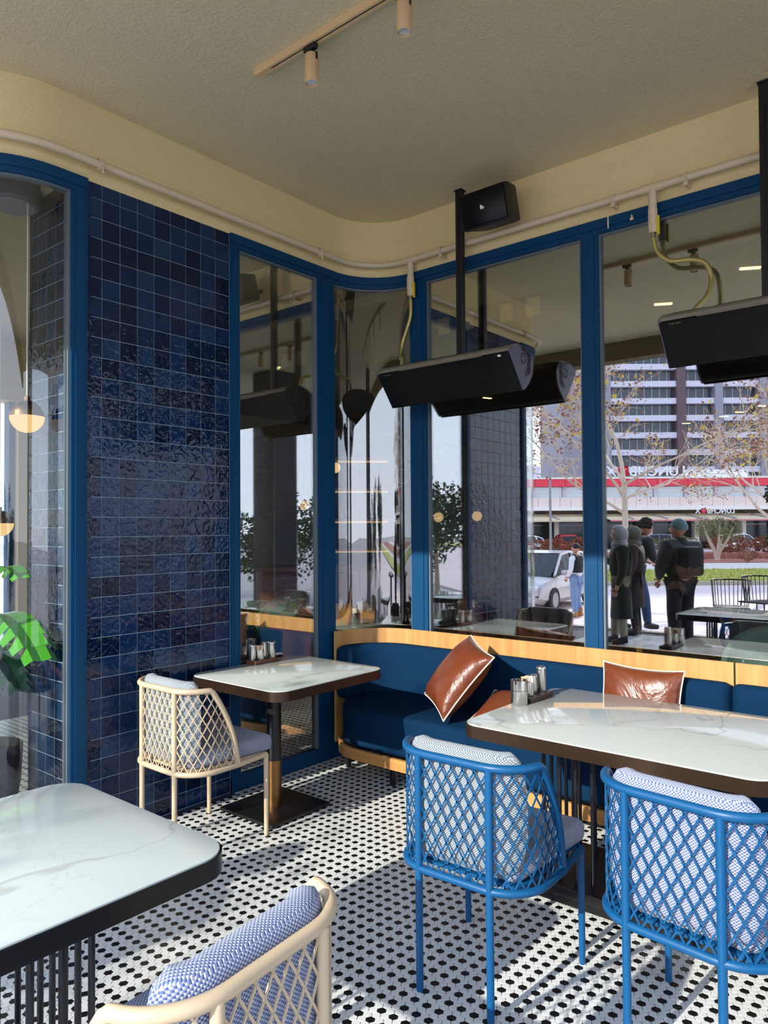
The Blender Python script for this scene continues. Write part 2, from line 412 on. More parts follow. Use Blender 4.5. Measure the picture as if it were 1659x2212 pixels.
for x in (-3.03, -1.887, -1.778, -.92, .35, .46, 1.75, 1.86, 3.2): PL.append((x, YR)); PN.append((0, -1))
def sub(i0, i1): return PL[i0:i1+1], PN[i0:i1+1]
def strip(i0, i1, prof, mb=None):
    p, n = sub(i0, i1); return (mb or MB()).sweep(p, n, prof)
def rect(o0, o1, z0, z1): return [(o0, z0), (o1, z0), (o1, z1), (o0, z1)]

w_up = tag(strip(0, len(PL)-1, rect(-.2, 0, 3.362, ZC)).build('wall_upper', 'wall_plaster', smooth=35), 'beige stucco band between window frames and ceiling', kind='structure')
ce = MB(); ce.box(-9.2, 3.6, -.25, 14.2, ZC, ZC+.3)
ceiling = tag(ce.build('ceiling', 'ceiling_plaster'), 'textured beige ceiling over the terrace', kind='structure')
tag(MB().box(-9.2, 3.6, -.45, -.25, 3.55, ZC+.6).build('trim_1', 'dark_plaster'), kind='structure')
# floor: bed, three hundred nearest hexagons one by one, the rest joined
HS = .0284
def hex_poly(r): return [(r*math.cos(PI/3*k), r*math.sin(PI/3*k)) for k in range(6)]
floor = tag(MB().box(-9.2, 3.6, -2.6, 14.2, -.12, -.0015).build('floor', 'grout_dark'), 'small white and black hexagon tiled floor', kind='structure')
HXO, HYO = -1.433, 2.438
def in_floor(x, y):
    if -2.4 < y < 4.05 and -3.52 < x < .4: return not (x < -3.52)
    if x <= -3.52 and 1.42 < y < 5.0 and x > -6.4: return not (-4.24 < x < -3.52 and 1.93 < y < 2.84)
    if -3.4 < x < -.4 and 4.2 < y < 6.6: return True
    if x > -4.6 and x < -3.5 and -2.4 < y < 1.25: return True
    return False
cand = []; colA = []; colB = []
dx = HS*math.sqrt(3)/2
def cam_xy(x, y):
    d = Vector((x, y, 0))-CAM; z = d.dot(_f)
    if z < .1: return None
    return 829.5+1600*d.dot(_r)/z, 1106-1600*d.dot(_u)/z, z
for k in range(-220, 80):
    for j in range(-180, 150):
        x = HXO+k*dx; y = HYO+(j+(.5 if k % 2 else 0))*HS
        if not in_floor(x, y): continue
        black = (k % 2 == 0 and j % 2 == 0)
        q = cam_xy(x, y)
        if q and 735 < q[0] < 1330 and q[1] < 2205 and y < 2.7: cand.append((q[2], x, y, black))
        else: (colB if black else colA).append((x, y))
cand.sort()
near, rest = cand[:298], cand[298:]
for _, x, y, b in rest: (colB if b else colA).append((x, y))
hr = HS/math.sqrt(3)-.0009
def hexes(name, pts, mat):
    top = hex_poly(hr-.0006); bot = hex_poly(hr); n = len(pts)
    base = np.array([(a, b, 0.0) for a, b in top]+[(a, b, -.0014) for a, b in bot], dtype=np.float32)
    P = np.zeros((n, 1, 3), np.float32); P[:, 0, :2] = np.array(pts)
    V = (P+base[None]).reshape(-1, 3)
    loops = np.array([0,1,2,3,4,5]+[q for k in range(6) for q in (k+6, (k+1) % 6+6, (k+1) % 6, k)], np.int32)
    L = (loops[None]+(np.arange(n, dtype=np.int32)*12)[:, None]).ravel()
    st = np.array([0]+[6+4*k for k in range(6)], np.int32); ST = (st[None]+(np.arange(n, dtype=np.int32)*30)[:, None]).ravel()
    me = bpy.data.meshes.new(name); me.vertices.add(len(V)); me.vertices.foreach_set('co', V.ravel())
    me.loops.add(len(L)); me.loops.foreach_set('vertex_index', L)
    me.polygons.add(len(ST)); me.polygons.foreach_set('loop_start', ST)
    me.polygons.foreach_set('use_smooth', [False]*len(ST)); me.update(calc_edges=True); me.validate(); me.materials.append(M[mat])
    o = bpy.data.objects.new(name, me); C.objects.link(o); o.parent = floor; o['kind'] = 'stuff'; return o
hexes('white_tiles', colA, 'hex_white'); hexes('black_tiles', colB, 'hex_black')
def one_hex(mat):
    top = hex_poly(hr-.0006); bot = hex_poly(hr)
    m = MB().add([(a, b, 0) for a, b in top]+[(a, b, -.0014) for a, b in bot], [tuple(range(6))]+[(k+6, (k+1) % 6+6, (k+1) % 6, k) for k in range(6)])
    me = bpy.data.meshes.new('hexagon'); me.from_pydata(m.v, [], m.f); me.materials.append(M[mat]); return me
hw, hb = one_hex('hex_white'), one_hex('hex_black')
for _, x, y, b in near:
    o = bpy.data.objects.new('tile', hb if b else hw); C.objects.link(o); o.parent = floor; o.location = (x, y, 0)

# tiled pier: front face and the return seen through the curved glass
TP = .103
tb = MB().rbox(-.004, .0035, -.0497, .0497, -.0497, .0497, .0012, 2)
tme = bpy.data.meshes.new('glazed'); tme.from_pydata(tb.v, [], tb.f); tme.materials.append(M['glazed_tile'])
wl = tag(MB().box(-4.21, XL-.003, 1.945, 2.824, 0, 3.368).build('wall_left', 'grout_blue'), 'pier clad in square glossy navy tiles', kind='structure')
def put_tile(par, loc, rz, sz=1, sy=1):
    o = bpy.data.objects.new('tile', tme); C.objects.link(o); o.parent = par; o.location = loc
    o.rotation_euler = (random.uniform(-.002, .002), random.uniform(-.004, .004), rz+random.uniform(-.004, .004)); o.scale = (1, sy, sz); o.color = (1, 1, 1, 1)
for c in range(9):
    for r in range(33):
        zt = 3.389-TP*r; zb = zt-TP; zt2 = min(zt, 3.364); zb2 = max(zb, .003)
        if zt2-zb2 < .01: continue
        y0_, y1_ = max(1.899+TP*c, 1.913), min(1.899+TP*(c+1), 2.826)
        put_tile(wl, (XL-.003, (y0_+y1_)/2, (zt2+zb2)/2), 0, (zt2-zb2)/TP, (y1_-y0_)/TP)
MB().box(XL-.003, XL+.004, 2.8235, 2.8275, 0, 3.364).build('edge_trim', 'gasket', wl)
wr_ = tag(MB().box(-4.215, XL-.06, 1.947, 1.955, 0, 3.76).build('wall_return', 'grout_blue'), 'return face of the navy tiled pier behind curved glass', kind='structure')
for c in range(6):
    for r in range(33):
        zt = 3.44-TP*r; zb = max(zt-TP, .003)
        put_tile(wr_, (-3.63-TP*(c+.5), 1.947, (zt+zb)/2), -PI/2, (zt-zb)/TP)
tag(MB().box(-4.24, -3.6, 1.9, 1.955, 3.44, 3.77).build('trim_2', 'wall_plaster'), kind='structure')

# windows
Z0, ZH, ZT = .07, 3.283, 3.365
HEAD = [(-.05, ZH), (.012, ZH), (.012, ZH+.03), (.02, ZH+.03), (.02, ZT), (-.05, ZT)]
SILL = [(-.05, 0), (.018, 0), (.018, Z0), (.008, Z0+.02), (-.05, Z0+.02)]
def pane(i0, i1, z0, z1, parent, mat='window_glass', inset=-.012, t=.008):
    return strip(i0, i1, rect(inset-t, inset, z0, z1)).build('glass_pane', mat, parent, smooth=30)
def gaskets(i0, i1, parent, z0=Z0+.02, z1=ZH):
    m = MB(); p, n = sub(i0, i1)
    for e, s in ((0, 1), (-1, -1)):
        (x, y), (nx, ny) = p[e], n[e]; tx, ty = ny*s*-1, nx*s
        if e == 0: tx, ty = p[1][0]-p[0][0], p[1][1]-p[0][1]
        else: tx, ty = p[-2][0]-p[-1][0], p[-2][1]-p[-1][1]
        L = math.hypot(tx, ty); tx /= L; ty /= L
        a = [(x+nx*o+tx*d, y+ny*o+ty*d) for o, d in ((-.04, 0), (.004, 0), (.004, .012), (-.04, .012))]
        m.prism(a, z0, z1)
    m2 = strip(i0, i1, rect(-.04, -.002, z1-.012, z1)); m.add(m2.v, m2.f)
    return m.build('gasket', 'gasket', parent)
def post(i0, i1, parent, z0=0, z1=ZH+.002):
    p, n = sub(i0, i1); m = MB().sweep(p, n, rect(-.06, .016, z0, z1))
    o = m.build('post', 'blue_frame', parent)
    # raised centre strip, so the post shows its profile lines
    (xa, ya), (xb, yb) = p[0], p[-1]; nx, ny = n[0]; L = math.hypot(xb-xa, yb-ya); k = .24
    q = [(xa+(xb-xa)*k, ya+(yb-ya)*k), (xb-(xb-xa)*k, yb-(yb-ya)*k)]
    MB().sweep(q, [(nx, ny)]*2, [(.016, z0), (.022, z0), (.022, z1), (.016, z1)]).build('post_cover', 'blue_frame', o)
    return o
def window(num, label, i0, i1, posts, glass='window_glass', head=None):
    w = struct('window_%d' % num, label)
    h = head or (i0, i1)
    strip(h[0], h[1], HEAD).build('header', 'blue_frame', w, smooth=30)
    strip(h[0], h[1], SILL).build('sill_rail', 'blue_frame', w, smooth=30)
    for a, b in posts: post(a, b, w)
    pane(i0, i1, Z0+.01, ZH+.005, w, glass); gaskets(i0, i1, w)
    return w
i183 = _i_pier
window(1, 'curved corner window with blue frame left of the tiled pier', 1, i183, [(i183, i183+1)], 'corner_glass', (1, i183+1))
window(2, 'tall narrow blue framed window right of the tiled pier', i183+3, i183+4, [(i183+2, i183+3), (i183+4, i183+5)], 'window_glass', (i183+2, i183+5))
window(3, 'curved inner corner window with blue frame', _i_in0, _i_in1, [], 'curved_glass')
window(4, 'wide blue framed window behind the first heater', _i_in1+1, _i_in1+2, [(_i_in1, _i_in1+1), (_i_in1+2, _i_in1+3)], 'window_glass', (_i_in1, _i_in1+3))
window(5, 'wide blue framed window with paint chips on its header', _i_in1+3, _i_in1+5, [(_i_in1+5, _i_in1+6)], 'window_glass', (_i_in1+3, _i_in1+6))
window(6, 'blue framed window beyond the right edge of the terrace view', _i_in1+6, _i_in1+7, [(_i_in1+7, _i_in1+8)], 'window_glass', (_i_in1+6, _i_in1+9))
window(7, 'front window of the left wing', 0, 1, [], 'window_glass')
# chipped plaster and paint on the header of window_5
w5 = bpy.data.objects['window_5']
MB().rbox(-1.716, -1.708, YR-.024, YR-.019, 3.296, 3.366, .001).build('paint_chip', 'cream_pipe', w5)
MB().rbox(-1.584, -1.562, YR-.024, YR-.019, 3.306, 3.322, .004).rbox(-1.578, -1.568, YR-.024, YR-.019, 3.318, 3.338, .003).build('paint_chip', 'cream_pipe', w5)
# rooms behind the glass: rear walls
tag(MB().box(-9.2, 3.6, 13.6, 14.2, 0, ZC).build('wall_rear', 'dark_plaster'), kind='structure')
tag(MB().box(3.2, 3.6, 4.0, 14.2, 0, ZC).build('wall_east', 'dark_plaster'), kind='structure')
we = struct('wall_west')
MB().box(-9.2, -8.9, 1.4, 2.2, 0, ZC).box(-9.2, -8.9, 3.95, 14.2, 0, ZC).box(-9.2, -8.9, 2.2, 3.95, 3.1, ZC).box(-9.2, -8.9, 2.2, 3.95, 0, .25).build('wall_panel', 'wall_plaster', we)
w8 = struct('window_8', 'bright window at the far end of the wing')
MB().box(-9.06, -9.04, 2.2, 3.95, .25, 3.1).build('glass_pane', 'clear_glass', w8)
for y in (2.2, 3.04, 3.88): MB().box(-9.12, -8.98, y, y+.07, .25, 3.1).build('post', 'blue_frame', w8)
# dropped bulkhead just inside the right hand windows and the beams under it
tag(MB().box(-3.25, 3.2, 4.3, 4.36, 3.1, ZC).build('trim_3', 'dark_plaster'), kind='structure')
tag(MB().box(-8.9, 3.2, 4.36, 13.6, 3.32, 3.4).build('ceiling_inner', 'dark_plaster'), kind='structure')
for k, (bx, lab) in enumerate(((-3.088, 'leftmost'), (-2.879, 'second'), (-2.571, 'third'), (-2.366, 'rightmost'))):
    b = thing('ceiling_beam', 'brown wooden beam with pale square end inside, %s of the four' % lab, 'beam', (bx, 4.4, 3.04), 0, 'wooden beams behind the window')
    MB().box(-.047, .047, .004, 4.6, -.056, .28).build('beam_body', 'beam_wood', b)
    tag(MB().rbox(-.05, .05, 0, .008, -.06, .06, .002).build('beam_end', 'beam_end', b), 'pale square end of the beam')

# tiled pillar at the open side of the terrace, mirrored in the tall narrow window
wp = tag(MB().box(.503, .937, 1.003, 1.437, 0, ZC).build('wall_pillar', 'grout_blue'), 'square pillar clad in navy tiles at the open side', kind='structure')
for c in range(4):
    for r in range(36):
        z = 3.72-TP*r
        if z < .06: break
        put_tile(wp, (.503, 1.06+TP*c+.005, z), PI); put_tile(wp, (.56+TP*c+.005, 1.437, z), PI/2)
# ------------------------------------------------------------------ pipe along the facade, gas drops
pp = thing('wall_pipe', 'long cream painted pipe running round the wall above the windows', 'pipe')
ci = [(x+nx*.062, y+ny*.062, 3.437) for (x, y), (nx, ny) in zip(PL[1:], PN[1:])]
MB().tube(ci, .021, 12).build('pipe_run', 'cream_pipe', pp, smooth=60)
def clamp(x, y, nx, ny, twine=False):
    tx, ty = -ny, nx; m = MB()
    if twine:
        for k in range(4):
            o = (k-1.5)*.008
            ring = [(x+nx*(.062+.027*math.cos(a))+tx*o, y+ny*(.062+.027*math.cos(a))+ty*o, 3.437+.027*math.sin(a)) for a in [2*PI*q/14 for q in range(14)]]
            m.tube(ring, .0035, 5, closed=True)
        m.tube([(x+nx*.085, y+ny*.085, 3.415), (x+nx*.088+tx*.006, y+ny*.088+ty*.006, 3.385)], .005, 5)
    else:
        for o in (-.008, .008): pass
        for k in range(3):
            o = (k-1)*.007
            ring = [(x+nx*(.062+.0245*math.cos(a))+tx*o, y+ny*(.062+.0245*math.cos(a))+ty*o, 3.437+.0245*math.sin(a)) for a in [2*PI*q/14 for q in range(14)]]
            m.tube(ring, .0045, 5, closed=True)
        m.tube([(x+nx*.0, y+ny*.0, 3.405), (x+nx*.075, y+ny*.075, 3.402)], .011, 8); m.tube([(x, y, 3.468), (x+nx*.05, y+ny*.05, 3.468)], .006, 6)
    return m.build('twine_tie' if twine else 'pipe_clip', 'cream_pipe', pp, smooth=60)
clamp(XL, 1.955, 1, 0, True); clamp(XL, 3.54, 1, 0, True)
for x in (-2.863, -1.663, -1.26, -.3): clamp(x, YR, 0, -1)
def gas_drop(name, x, label, pts):
    g = thing(name, label, 'gas hose', (x, YR-.062, 0))
    MB().tube([(-.06, 0, 3.437), (.06, 0, 3.437)], .0245, 12).tube([(0, 0, 3.437), (0, 0, 3.30)], .0225, 12).build('pipe_tee', 'cream_pipe', g, smooth=60)
    MB().tube([(0, 0, 3.315), (0, 0, 3.23)], [.026, .026], 8).tube([(0, 0, 3.23), (0, 0, 3.185)], [.024, .022], 6).build('valve_body', 'cream_pipe', g)
    MB().rbox(.022, .036, -.008, .008, 3.17, 3.275, .003).build('valve_lever', 'plastic_yellow', g)
    MB().tube([(0, 0, 3.19), (0, 0, 3.155)], .0145, 8).build('hose_ferrule', 'steel', g, smooth=40)
    P = smoothpath(pts, 8)
    MB().tube(P, .0125, 8).build('braided_hose', 'steel_braid', g, smooth=60)
    return g
gas_drop('gas_hose', -3.125, 'short braided gas hose hanging in the inner corner to the full heater', [(0,0,3.17),(-.002,0,3.05),(-.035,0,2.96),(-.078,0,2.86),(-.07,-.03,2.76),(-.015,-.09,2.735),(.03,-.14,2.72),(.045,-.17,2.63)])
gas_drop('gas_hose', -1.44, 'long looping braided gas hose going to the heater cut by the right edge', [(0,0,3.17),(.02,0,3.08),(.09,0,3.01),(.2,0,2.99),(.275,0,2.95),(.30,0,2.86),(.29,-.04,2.77),(.255,-.1,2.70),(.225,-.14,2.64)])

# ------------------------------------------------------------------ radiant heaters on poles
CAP = [(a, b*.78) for a, b in [(-.155,.055),(-.148,.075),(-.115,.105),(-.06,.125),(0,.128),(.055,.112),(.10,.075),(.118,.03),(.118,-.02),(.105,-.075),(.075,-.13),(.035,-.178),(.012,-.20),(0,-.205)]]
def heater(label, x0, x1, pole_x, y, z):
    h = thing('patio_heater', label, 'heater', ((x0+x1)/2, y, z), 0, 'patio heaters on black poles'); L = (x1-x0)/2
    def ext(poly, a, b): # polygon in (y,z) pushed along x
        n = len(poly); m = MB(); m.add([(a, p, q) for p, q in poly]+[(b, p, q) for p, q in poly], [tuple(range(n)), tuple(range(2*n-1, n-1, -1))]+[(i, n+i, n+(i+1) % n, (i+1) % n) for i in range(n)]); return m
    ext([(a*.97, b*.97) for a, b in CAP], -L+.012, L-.012).build('casing', 'heater_black', h, smooth=35)
    # dark glass front leaning from the top edge to the bottom edge
    n = Vector((0, -.203, -.155)).normalized(); A = Vector((0, -.157, .041)); B = Vector((0, -.004, -.158)); e = (B-A)
    f = MB(); q = [A+n*.004, A+n*.012, B+n*.012, B+n*.004]
    f.add([(-L+.01, p.y, p.z) for p in q]+[(L-.01, p.y, p.z) for p in q], [(0,1,2,3),(7,6,5,4),(0,4,5,1),(1,5,6,2),(2,6,7,3),(3,7,4,0)]); f.build('front_glass', 'heater_black', h)
    m = MB()
    for s in (-1, 1):
        c = ext(CAP, s*L-(.012 if s > 0 else 0), s*L+(0 if s > 0 else .012)); cap = c.build('end_cap', 'heater_grey', h, smooth=20)
        sl = MB(); X = s*(L+.0005); t = .0012
        ring = [(X+s*t*.5, -.005+.026*math.cos(a), .025+.03*math.sin(a)) for a in [2*PI*i/20 for i in range(20)]]
        for i in range(20):
            if i % 5: sl.tube([ring[i], ring[(i+1) % 20]], .0032, 4)
        for r in (.088, .104, .120):
            for a0, a1 in ((28, 58), (64, 98), (-70, -42)) if r < .11 else ((20, 60), (66, 108), (-72, -30)):
                P = [(X, r*math.cos(math.radians(a0+(a1-a0)*i/8))*.93-.015, r*math.sin(math.radians(a0+(a1-a0)*i/8))*.72+.008) for i in range(9)]
                sl.tube(P, .0042, 4)
        for k in range(3): sl.tube([(X, .05+.014*k, .035), (X, .042+.014*k, -.045)], .0036, 4)
        sl.build('vent_slots', 'plastic_black', cap)
    top = MB().rbox(-L+.01, L-.01, -.152, .02, .10, .116, .004); 
    tp = [(a, b*.78) for a, b in [(-.158,.057),(-.152,.082),(-.118,.113),(-.06,.133),(0,.136),(.05,.121),(.05,.112),(0,.126),(-.06,.123),(-.113,.103),(-.146,.074),(-.15,.057)]]
    ext(tp, -L+.012, L-.012).build('top_cover', 'heater_top', h, smooth=35)
    ext([(-.166,.037),(-.150,.060),(-.146,.058),(-.160,.036)], -L*.62, L*.62).build('front_trim', 'heater_top', h)
    g = MB(); nsl = 74
    for k in range(nsl):
        x = -L+.05+(2*L-.1)*k/(nsl-1)
        if abs(x+L*.52) < .03 or abs(x-L*.62) < .03: continue
        P = [(x-.004, -.125, .0845), (x, -.06, .1048), (x+.006, 0, .107), (x+.012, .045, .0965)]
        g.tube(P, .0028, 4)
    g.build('louvre_slots', 'plastic_black', h)
    MB().box(-.012, -.008, 0, .004, 0, .006).box(-.006, -.002, 0, .004, 0, .006).box(0, .002, 0, .004, 0, .006).box(.004, .008, 0, .004, 0, .006).box(.0095, .013, 0, .004, 0, .006).xf(Matrix.Translation((-L+.085, -.158, .022)) @ Matrix.Rotation(math.radians(37), 4, 'X') @ Matrix.Diagonal((2.2, 1, .8, 1))).build('badge', 'heater_top', h)
    MB().box(-.01, .01, 0, .004, 0, .012).xf(Matrix.Translation((L-.07, -.158, .018)) @ Matrix.Rotation(math.radians(37), 4, 'X')).build('rating_label', 'paper', h)
    px = pole_x-(x0+x1)/2; py = YR-.118-y
    MB().rbox(px-.024, px+.024, py-.02, py+.02, .075, ZC-z-.004, .004).build('pole', 'plastic_black', h)
    MB().rbox(px-.007, px+.007, py-.026, py-.018, .08, ZC-z-.1, .002).build('pole_channel', 'rod_black', h)
    MB().rbox(px-.03, px+.03, py-.03, py+.03, ZC-z-.008, ZC-z, .003).build('ceiling_plate', 'plastic_black', h)
    MB().rbox(px-.05, px+.05, -.02, py+.024, .082, .115, .006).build('hanger_bracket', 'plastic_black', h)
    return h
heater('long black radiant heater seen whole with its grey end cap', -3.135, -2.14, -2.672, 3.865, 2.54)
heater('long black radiant heater cut by the right edge of the view', -1.30, -.30, -.86, 3.865, 2.545)

# ------------------------------------------------------------------ loudspeaker
sp = thing('loudspeaker', 'black wall loudspeaker with small white emblem above the windows', 'speaker', (-2.365, 3.90, 3.535), 0)
rot = Matrix.Rotation(math.radians(16), 4, 'X')
def spoly(w0, w1, d): return [(-w0, -d), (w0, -d), (w1, d), (-w1, d)]
MB().bprism([(-.165, -.11), (.165, -.11), (.172, -.07), (.13, .09), (.09, .11), (-.09, .11), (-.13, .09), (-.172, -.07)], -.105, .105, .012).xf(rot).build('cabinet', 'plastic_black', sp, smooth=30)
gr = MB().rbox(-.157, .157, -.122, -.109, -.097, .097, .008, 2).xf(rot).build('grille', 'heater_black', sp, smooth=30)
em = MB().rbox(-.012, .0, -.1245, -.121, -.011, .013, .001).rbox(.002, .012, -.1245, -.121, -.011, .004, .001).xf(rot).build('emblem', 'white_letter', gr)
MB().tube([(.0, .1, .04), (-.02, .24, .04)], .018, 8).rbox(-.05, .03, .235, .258, -.05, .12, .005).build('wall_bracket', 'plastic_black', sp)
MB().tube(smoothpath([(-.145, .1, .06), (-.16, .14, .14), (-.165, .16, .23)], 5), .006, 6).build('cable', 'cream_pipe', sp)

# ------------------------------------------------------------------ track lights
tr = thing('ceiling_track', 'beige ceiling track carrying the spotlights', 'light track', (-2.69, 2.31, ZC))
MB().box(0, 3.2, -.018, -.006, -.036, 0).box(0, 3.2, .006, .018, -.036, 0).box(0, 3.2, -.006, .006, -.012, 0).build('rail', 'track_paint', tr)
MB().box(.10, 3.2, -.006, .006, -.03, -.012).build('slot', 'plastic_black', tr)
MB().rbox(-.012, .09, -.0185, .0185, -.037, 0, .002).build('end_piece', 'track_paint', tr)
def spot(x, label, first=None):
    s = thing('track_spotlight', label, 'spotlight', (x, 2.31, ZC), 0, 'beige cylinder spotlights on the track')
    MB().rbox(-.045, .03, -.013, .013, -.062, -.036, .006).rbox(-.02, .012, -.01, .01, -.078, -.06, .004).build('adapter', 'plastic_black', s)
    MB().tube([(0, 0, -.075), (0, 0, -.10)], .0065, 8).build('stem', 'track_paint', s)
    prof = [(.0, -.083), (.028, -.083), (.0305, -.086), (.0305, -.212), (.0285, -.2135), (.0275, -.2125), (.0275, -.199), (0, -.199)]
    MB().lathe(prof, 24).build('lamp_body', 'track_paint', s, smooth=40)
    MB().lathe([(0, -.2), (.02, -.2), (.0255, -.203), (.0255, -.205), (0, -.205)], 20).build('lens', 'lens_glass', s, smooth=40)
    MB().box(.008, .0315, -.006, .006, -.112, -.08).build('hinge_slot', 'plastic_black', s)
    return s
s0 = spot(-2.325, 'beige cylinder spotlight nearest the free end of the track')
dup(s0, (-1.80, 2.31, ZC), 0, 'beige cylinder spotlight cut by the top edge of the view')
for x, l in ((-1.28, 'third'), (-.76, 'fourth'), (-.24, 'fifth')): dup(s0, (x, 2.31, ZC), 0, 'beige cylinder spotlight, %s along the track, mirrored in the window' % l)

# ------------------------------------------------------------------ chairs
def chair_paths():
    R = .15; cx, cy = .112, -.092
    p = [(.262, .03)]+[(.262, -.03)]+arc(cx, cy, R, 0, -90, 8)
    p += [(0, -.242)]
    q = [(-x, y) for x, y in reversed(p[:-1])]
    return p+q
CP = chair_paths()
def cum(path):
    L = [0]
    for a, b in zip(path, path[1:]): L.append(L[-1]+math.dist(a, b))
    return L
CL = cum(CP)
def cat(s):
    s = max(0, min(CL[-1], s))
    for i in range(len(CL)-1):
        if s <= CL[i+1]+1e-9:
            t = (s-CL[i])/(CL[i+1]-CL[i]); a, b = CP[i], CP[i+1]; n = (b[1]-a[1], -(b[0]-a[0])); q = math.hypot(*n)
            return (a[0]+(b[0]-a[0])*t, a[1]+(b[1]-a[1])*t), (n[0]/q, n[1]/q)
TOT = CL[-1]; MID = TOT/2
def top_z(s):          # height of the rail above the floor along the back path
    d = min(s, TOT-s)
    if d < .15: return .425+(.80-.425)*min(1, (d/.15))**.55
    return .80
def lattice(s0, s1, bar=.0052):
    m = MB(); zb = .418; W, Hh = .043, .072; k = Hh/W
    def seg(sa, za, sb, zb_):
        n = max(2, int(abs(sb-sa)/.018)+1); vs = []
        d = math.hypot(sb-sa, zb_-za); px, pz = -(zb_-za)/d*bar/2, (sb-sa)/d*bar/2
        for i in range(n+1):
            s = sa+(sb-sa)*i/n; z = za+(zb_-za)*i/n
            for sg in (1, -1):
                (x, y), (nx, ny) = cat(s+px*sg)
                for o in (.0017, -.0017): vs.append((x+nx*o, y+ny*o, z+pz*sg))
        fs = []
        for i in range(n):
            a = i*4; b = a+4; fs += [(a, a+2, b+2, b), (a+1, b+1, b+3, a+3), (a, b, b+1, a+1), (a+2, a+3, b+3, b+2)]
        m.add(vs, fs)
    for sg in (1, -1):
        c = int((s0-2*1/k)/W)-14
        for q in range(c, int((s1+2/k)/W)+15):
            sc = q*W; st = None; prev = None
            N = 80
            for i in range(N+1):
                z = zb+(.80-zb)*i/N; s = MID+sc-MID+sg*(z-zb)/k
                ok = s0 <= s <= s1 and z <= top_z(s)-.008
                if ok and st is None: st = (s, z)
                if st is not None and (not ok or i == N):
                    e = prev if not ok else (s, z)
                    if e and math.dist(st, e) > .006: seg(st[0], st[1], e[0], e[1])
                    st = None
                prev = (s, z) if ok else prev
    return m
LEGX = .137
sl = None
def s_at_x(x):
    for i in range(400):
        s = MID*i/400
        if cat(s)[0][1] < -.2 and cat(s)[0][0] <= x: return s
SL = s_at_x(LEGX)
LAT = [lattice(.006, SL-.004), lattice(SL+.004, TOT-SL-.004), lattice(TOT-SL+.004, TOT-.006)]
def soft_box(x0, x1, y0, y1, z0, z1, r, taper=0):
    bm = bmesh.new(); bmesh.ops.create_cube(bm, size=1)
    for v in bm.verts: v.co = Vector(((x0+x1)/2+v.co.x*(x1-x0), (y0+y1)/2+v.co.y*(y1-y0), (z0+z1)/2+v.co.z*(z1-z0)))
    bmesh.ops.bevel(bm, geom=list(bm.edges), offset=r, segments=5, profile=.55, affect='EDGES')
    return bm
def make_chair(name, label, paint, pad, pad_seat, group):
    c = thing(name, label, 'chair', (0,0,0), 0, group)
    ring = [(.238, .24, .412), (.262, .03, .412)]+[(x, y, .412) for x, y in CP[1:-1]]+[(-.262, .03, .412), (-.238, .24, .412)]
    MB().tube(ring, .0135, 10).tube([(.238, .24, .412), (-.238, .24, .412)], .0125, 10).box(-.22, .22, -.19, .22, .412, .424).build('seat_frame', paint, c, smooth=50)
    rail = []
    for i in range(61):
        s = TOT*i/60; (x, y), _ = cat(s); rail.append((x, y, top_z(s)+.002 if 0 < i < 60 else .415))
    rail = [(.256, .045, .414)]+rail[1:-1]+[(-.256, .045, .414)]
    MB().tube(rail, .0145, 10).build('back_rail', paint, c, smooth=50)
    for x in (LEGX, -LEGX): MB().tube([(x, -.242, .004), (x, -.242, .798)], [.0125, .0135], 10).tube([(x, -.242, 0), (x, -.242, .008)], .0105, 10).build('rear_leg', paint, c, smooth=50)
    for x in (.238, -.238): MB().tube([(x, .24, .004), (x, .24, .412)], [.0115, .0135], 10).tube([(x, .24, 0), (x, .24, .008)], .0105, 10).build('front_leg', paint, c, smooth=50)
    for L in LAT:
        o = bpy.data.objects.new('lattice_panel', L_mesh(L, paint)); C.objects.link(o); o.parent = c
    # back pad follows the bent back, seat pad fills the frame
    mb = MB(); n = 30; vs = []; a0, a1 = SL-.135, TOT-SL+.135
    prof = []
    for k in range(20):
        a = 2*PI*k/20; e = .55
        ca, sa = math.cos(a), math.sin(a); prof.append((math.copysign(abs(ca)**e, ca), math.copysign(abs(sa)**e, sa)))
    def padpt(s, t, hz, u, w):
        (x, y), (nx, ny) = cat(s); off = -.014-t; d = 1 if ny < 0 else 1
        sgn = -1 if (x*nx+(y+.05)*ny) < 0 else 1
        return (x-nx*sgn*(.012+t)+nx*sgn*u*t, y-ny*sgn*(.012+t)+ny*sgn*u*t, .645+w*hz)
    for i in range(n+1):
        f = i/n; s = a0+(a1-a0)*f; edge = min(1, min(f, 1-f)/.09); g = math.sqrt(max(0, 1-(1-edge)**2)); t = .006+.038*g; hz = .10+.096*g
        for u, w in prof: vs.append(padpt(s, t, hz, u, w))
    P = 20; fs = [(i*P+k, i*P+(k+1) % P, (i+1)*P+(k+1) % P, (i+1)*P+k) for i in range(n) for k in range(P)]
    fs += [tuple(range(P-1, -1, -1)), tuple(n*P+k for k in range(P))]
    mb.add(vs, fs); bp = mb.build('back_cushion', pad, c, smooth=70)
    bm = soft_box(-.25, .25, -.19, .295, .424, .502, .034)
    for v in bm.verts:
        if v.co.z > .46: v.co.z += .012*(1-(v.co.x/.24)**2)
        fy = max(0, (v.co.y-.16)/.135); v.co.x *= 1-.06*fy*fy
        if v.co.y < -.06: v.co.x *= 1-.28*((-.06-v.co.y)/.13)**2
    MB().bm(bm).build('seat_cushion', pad_seat, c, smooth=70)
    return c
_lm = {}
def L_mesh(L, paint):
    key = (id(L), paint)
    if key not in _lm:
        me = bpy.data.meshes.new('lattice_panel'); me.from_pydata(L.v, [], L.f); me.materials.append(M[paint]); _lm[key] = me
    return _lm[key]
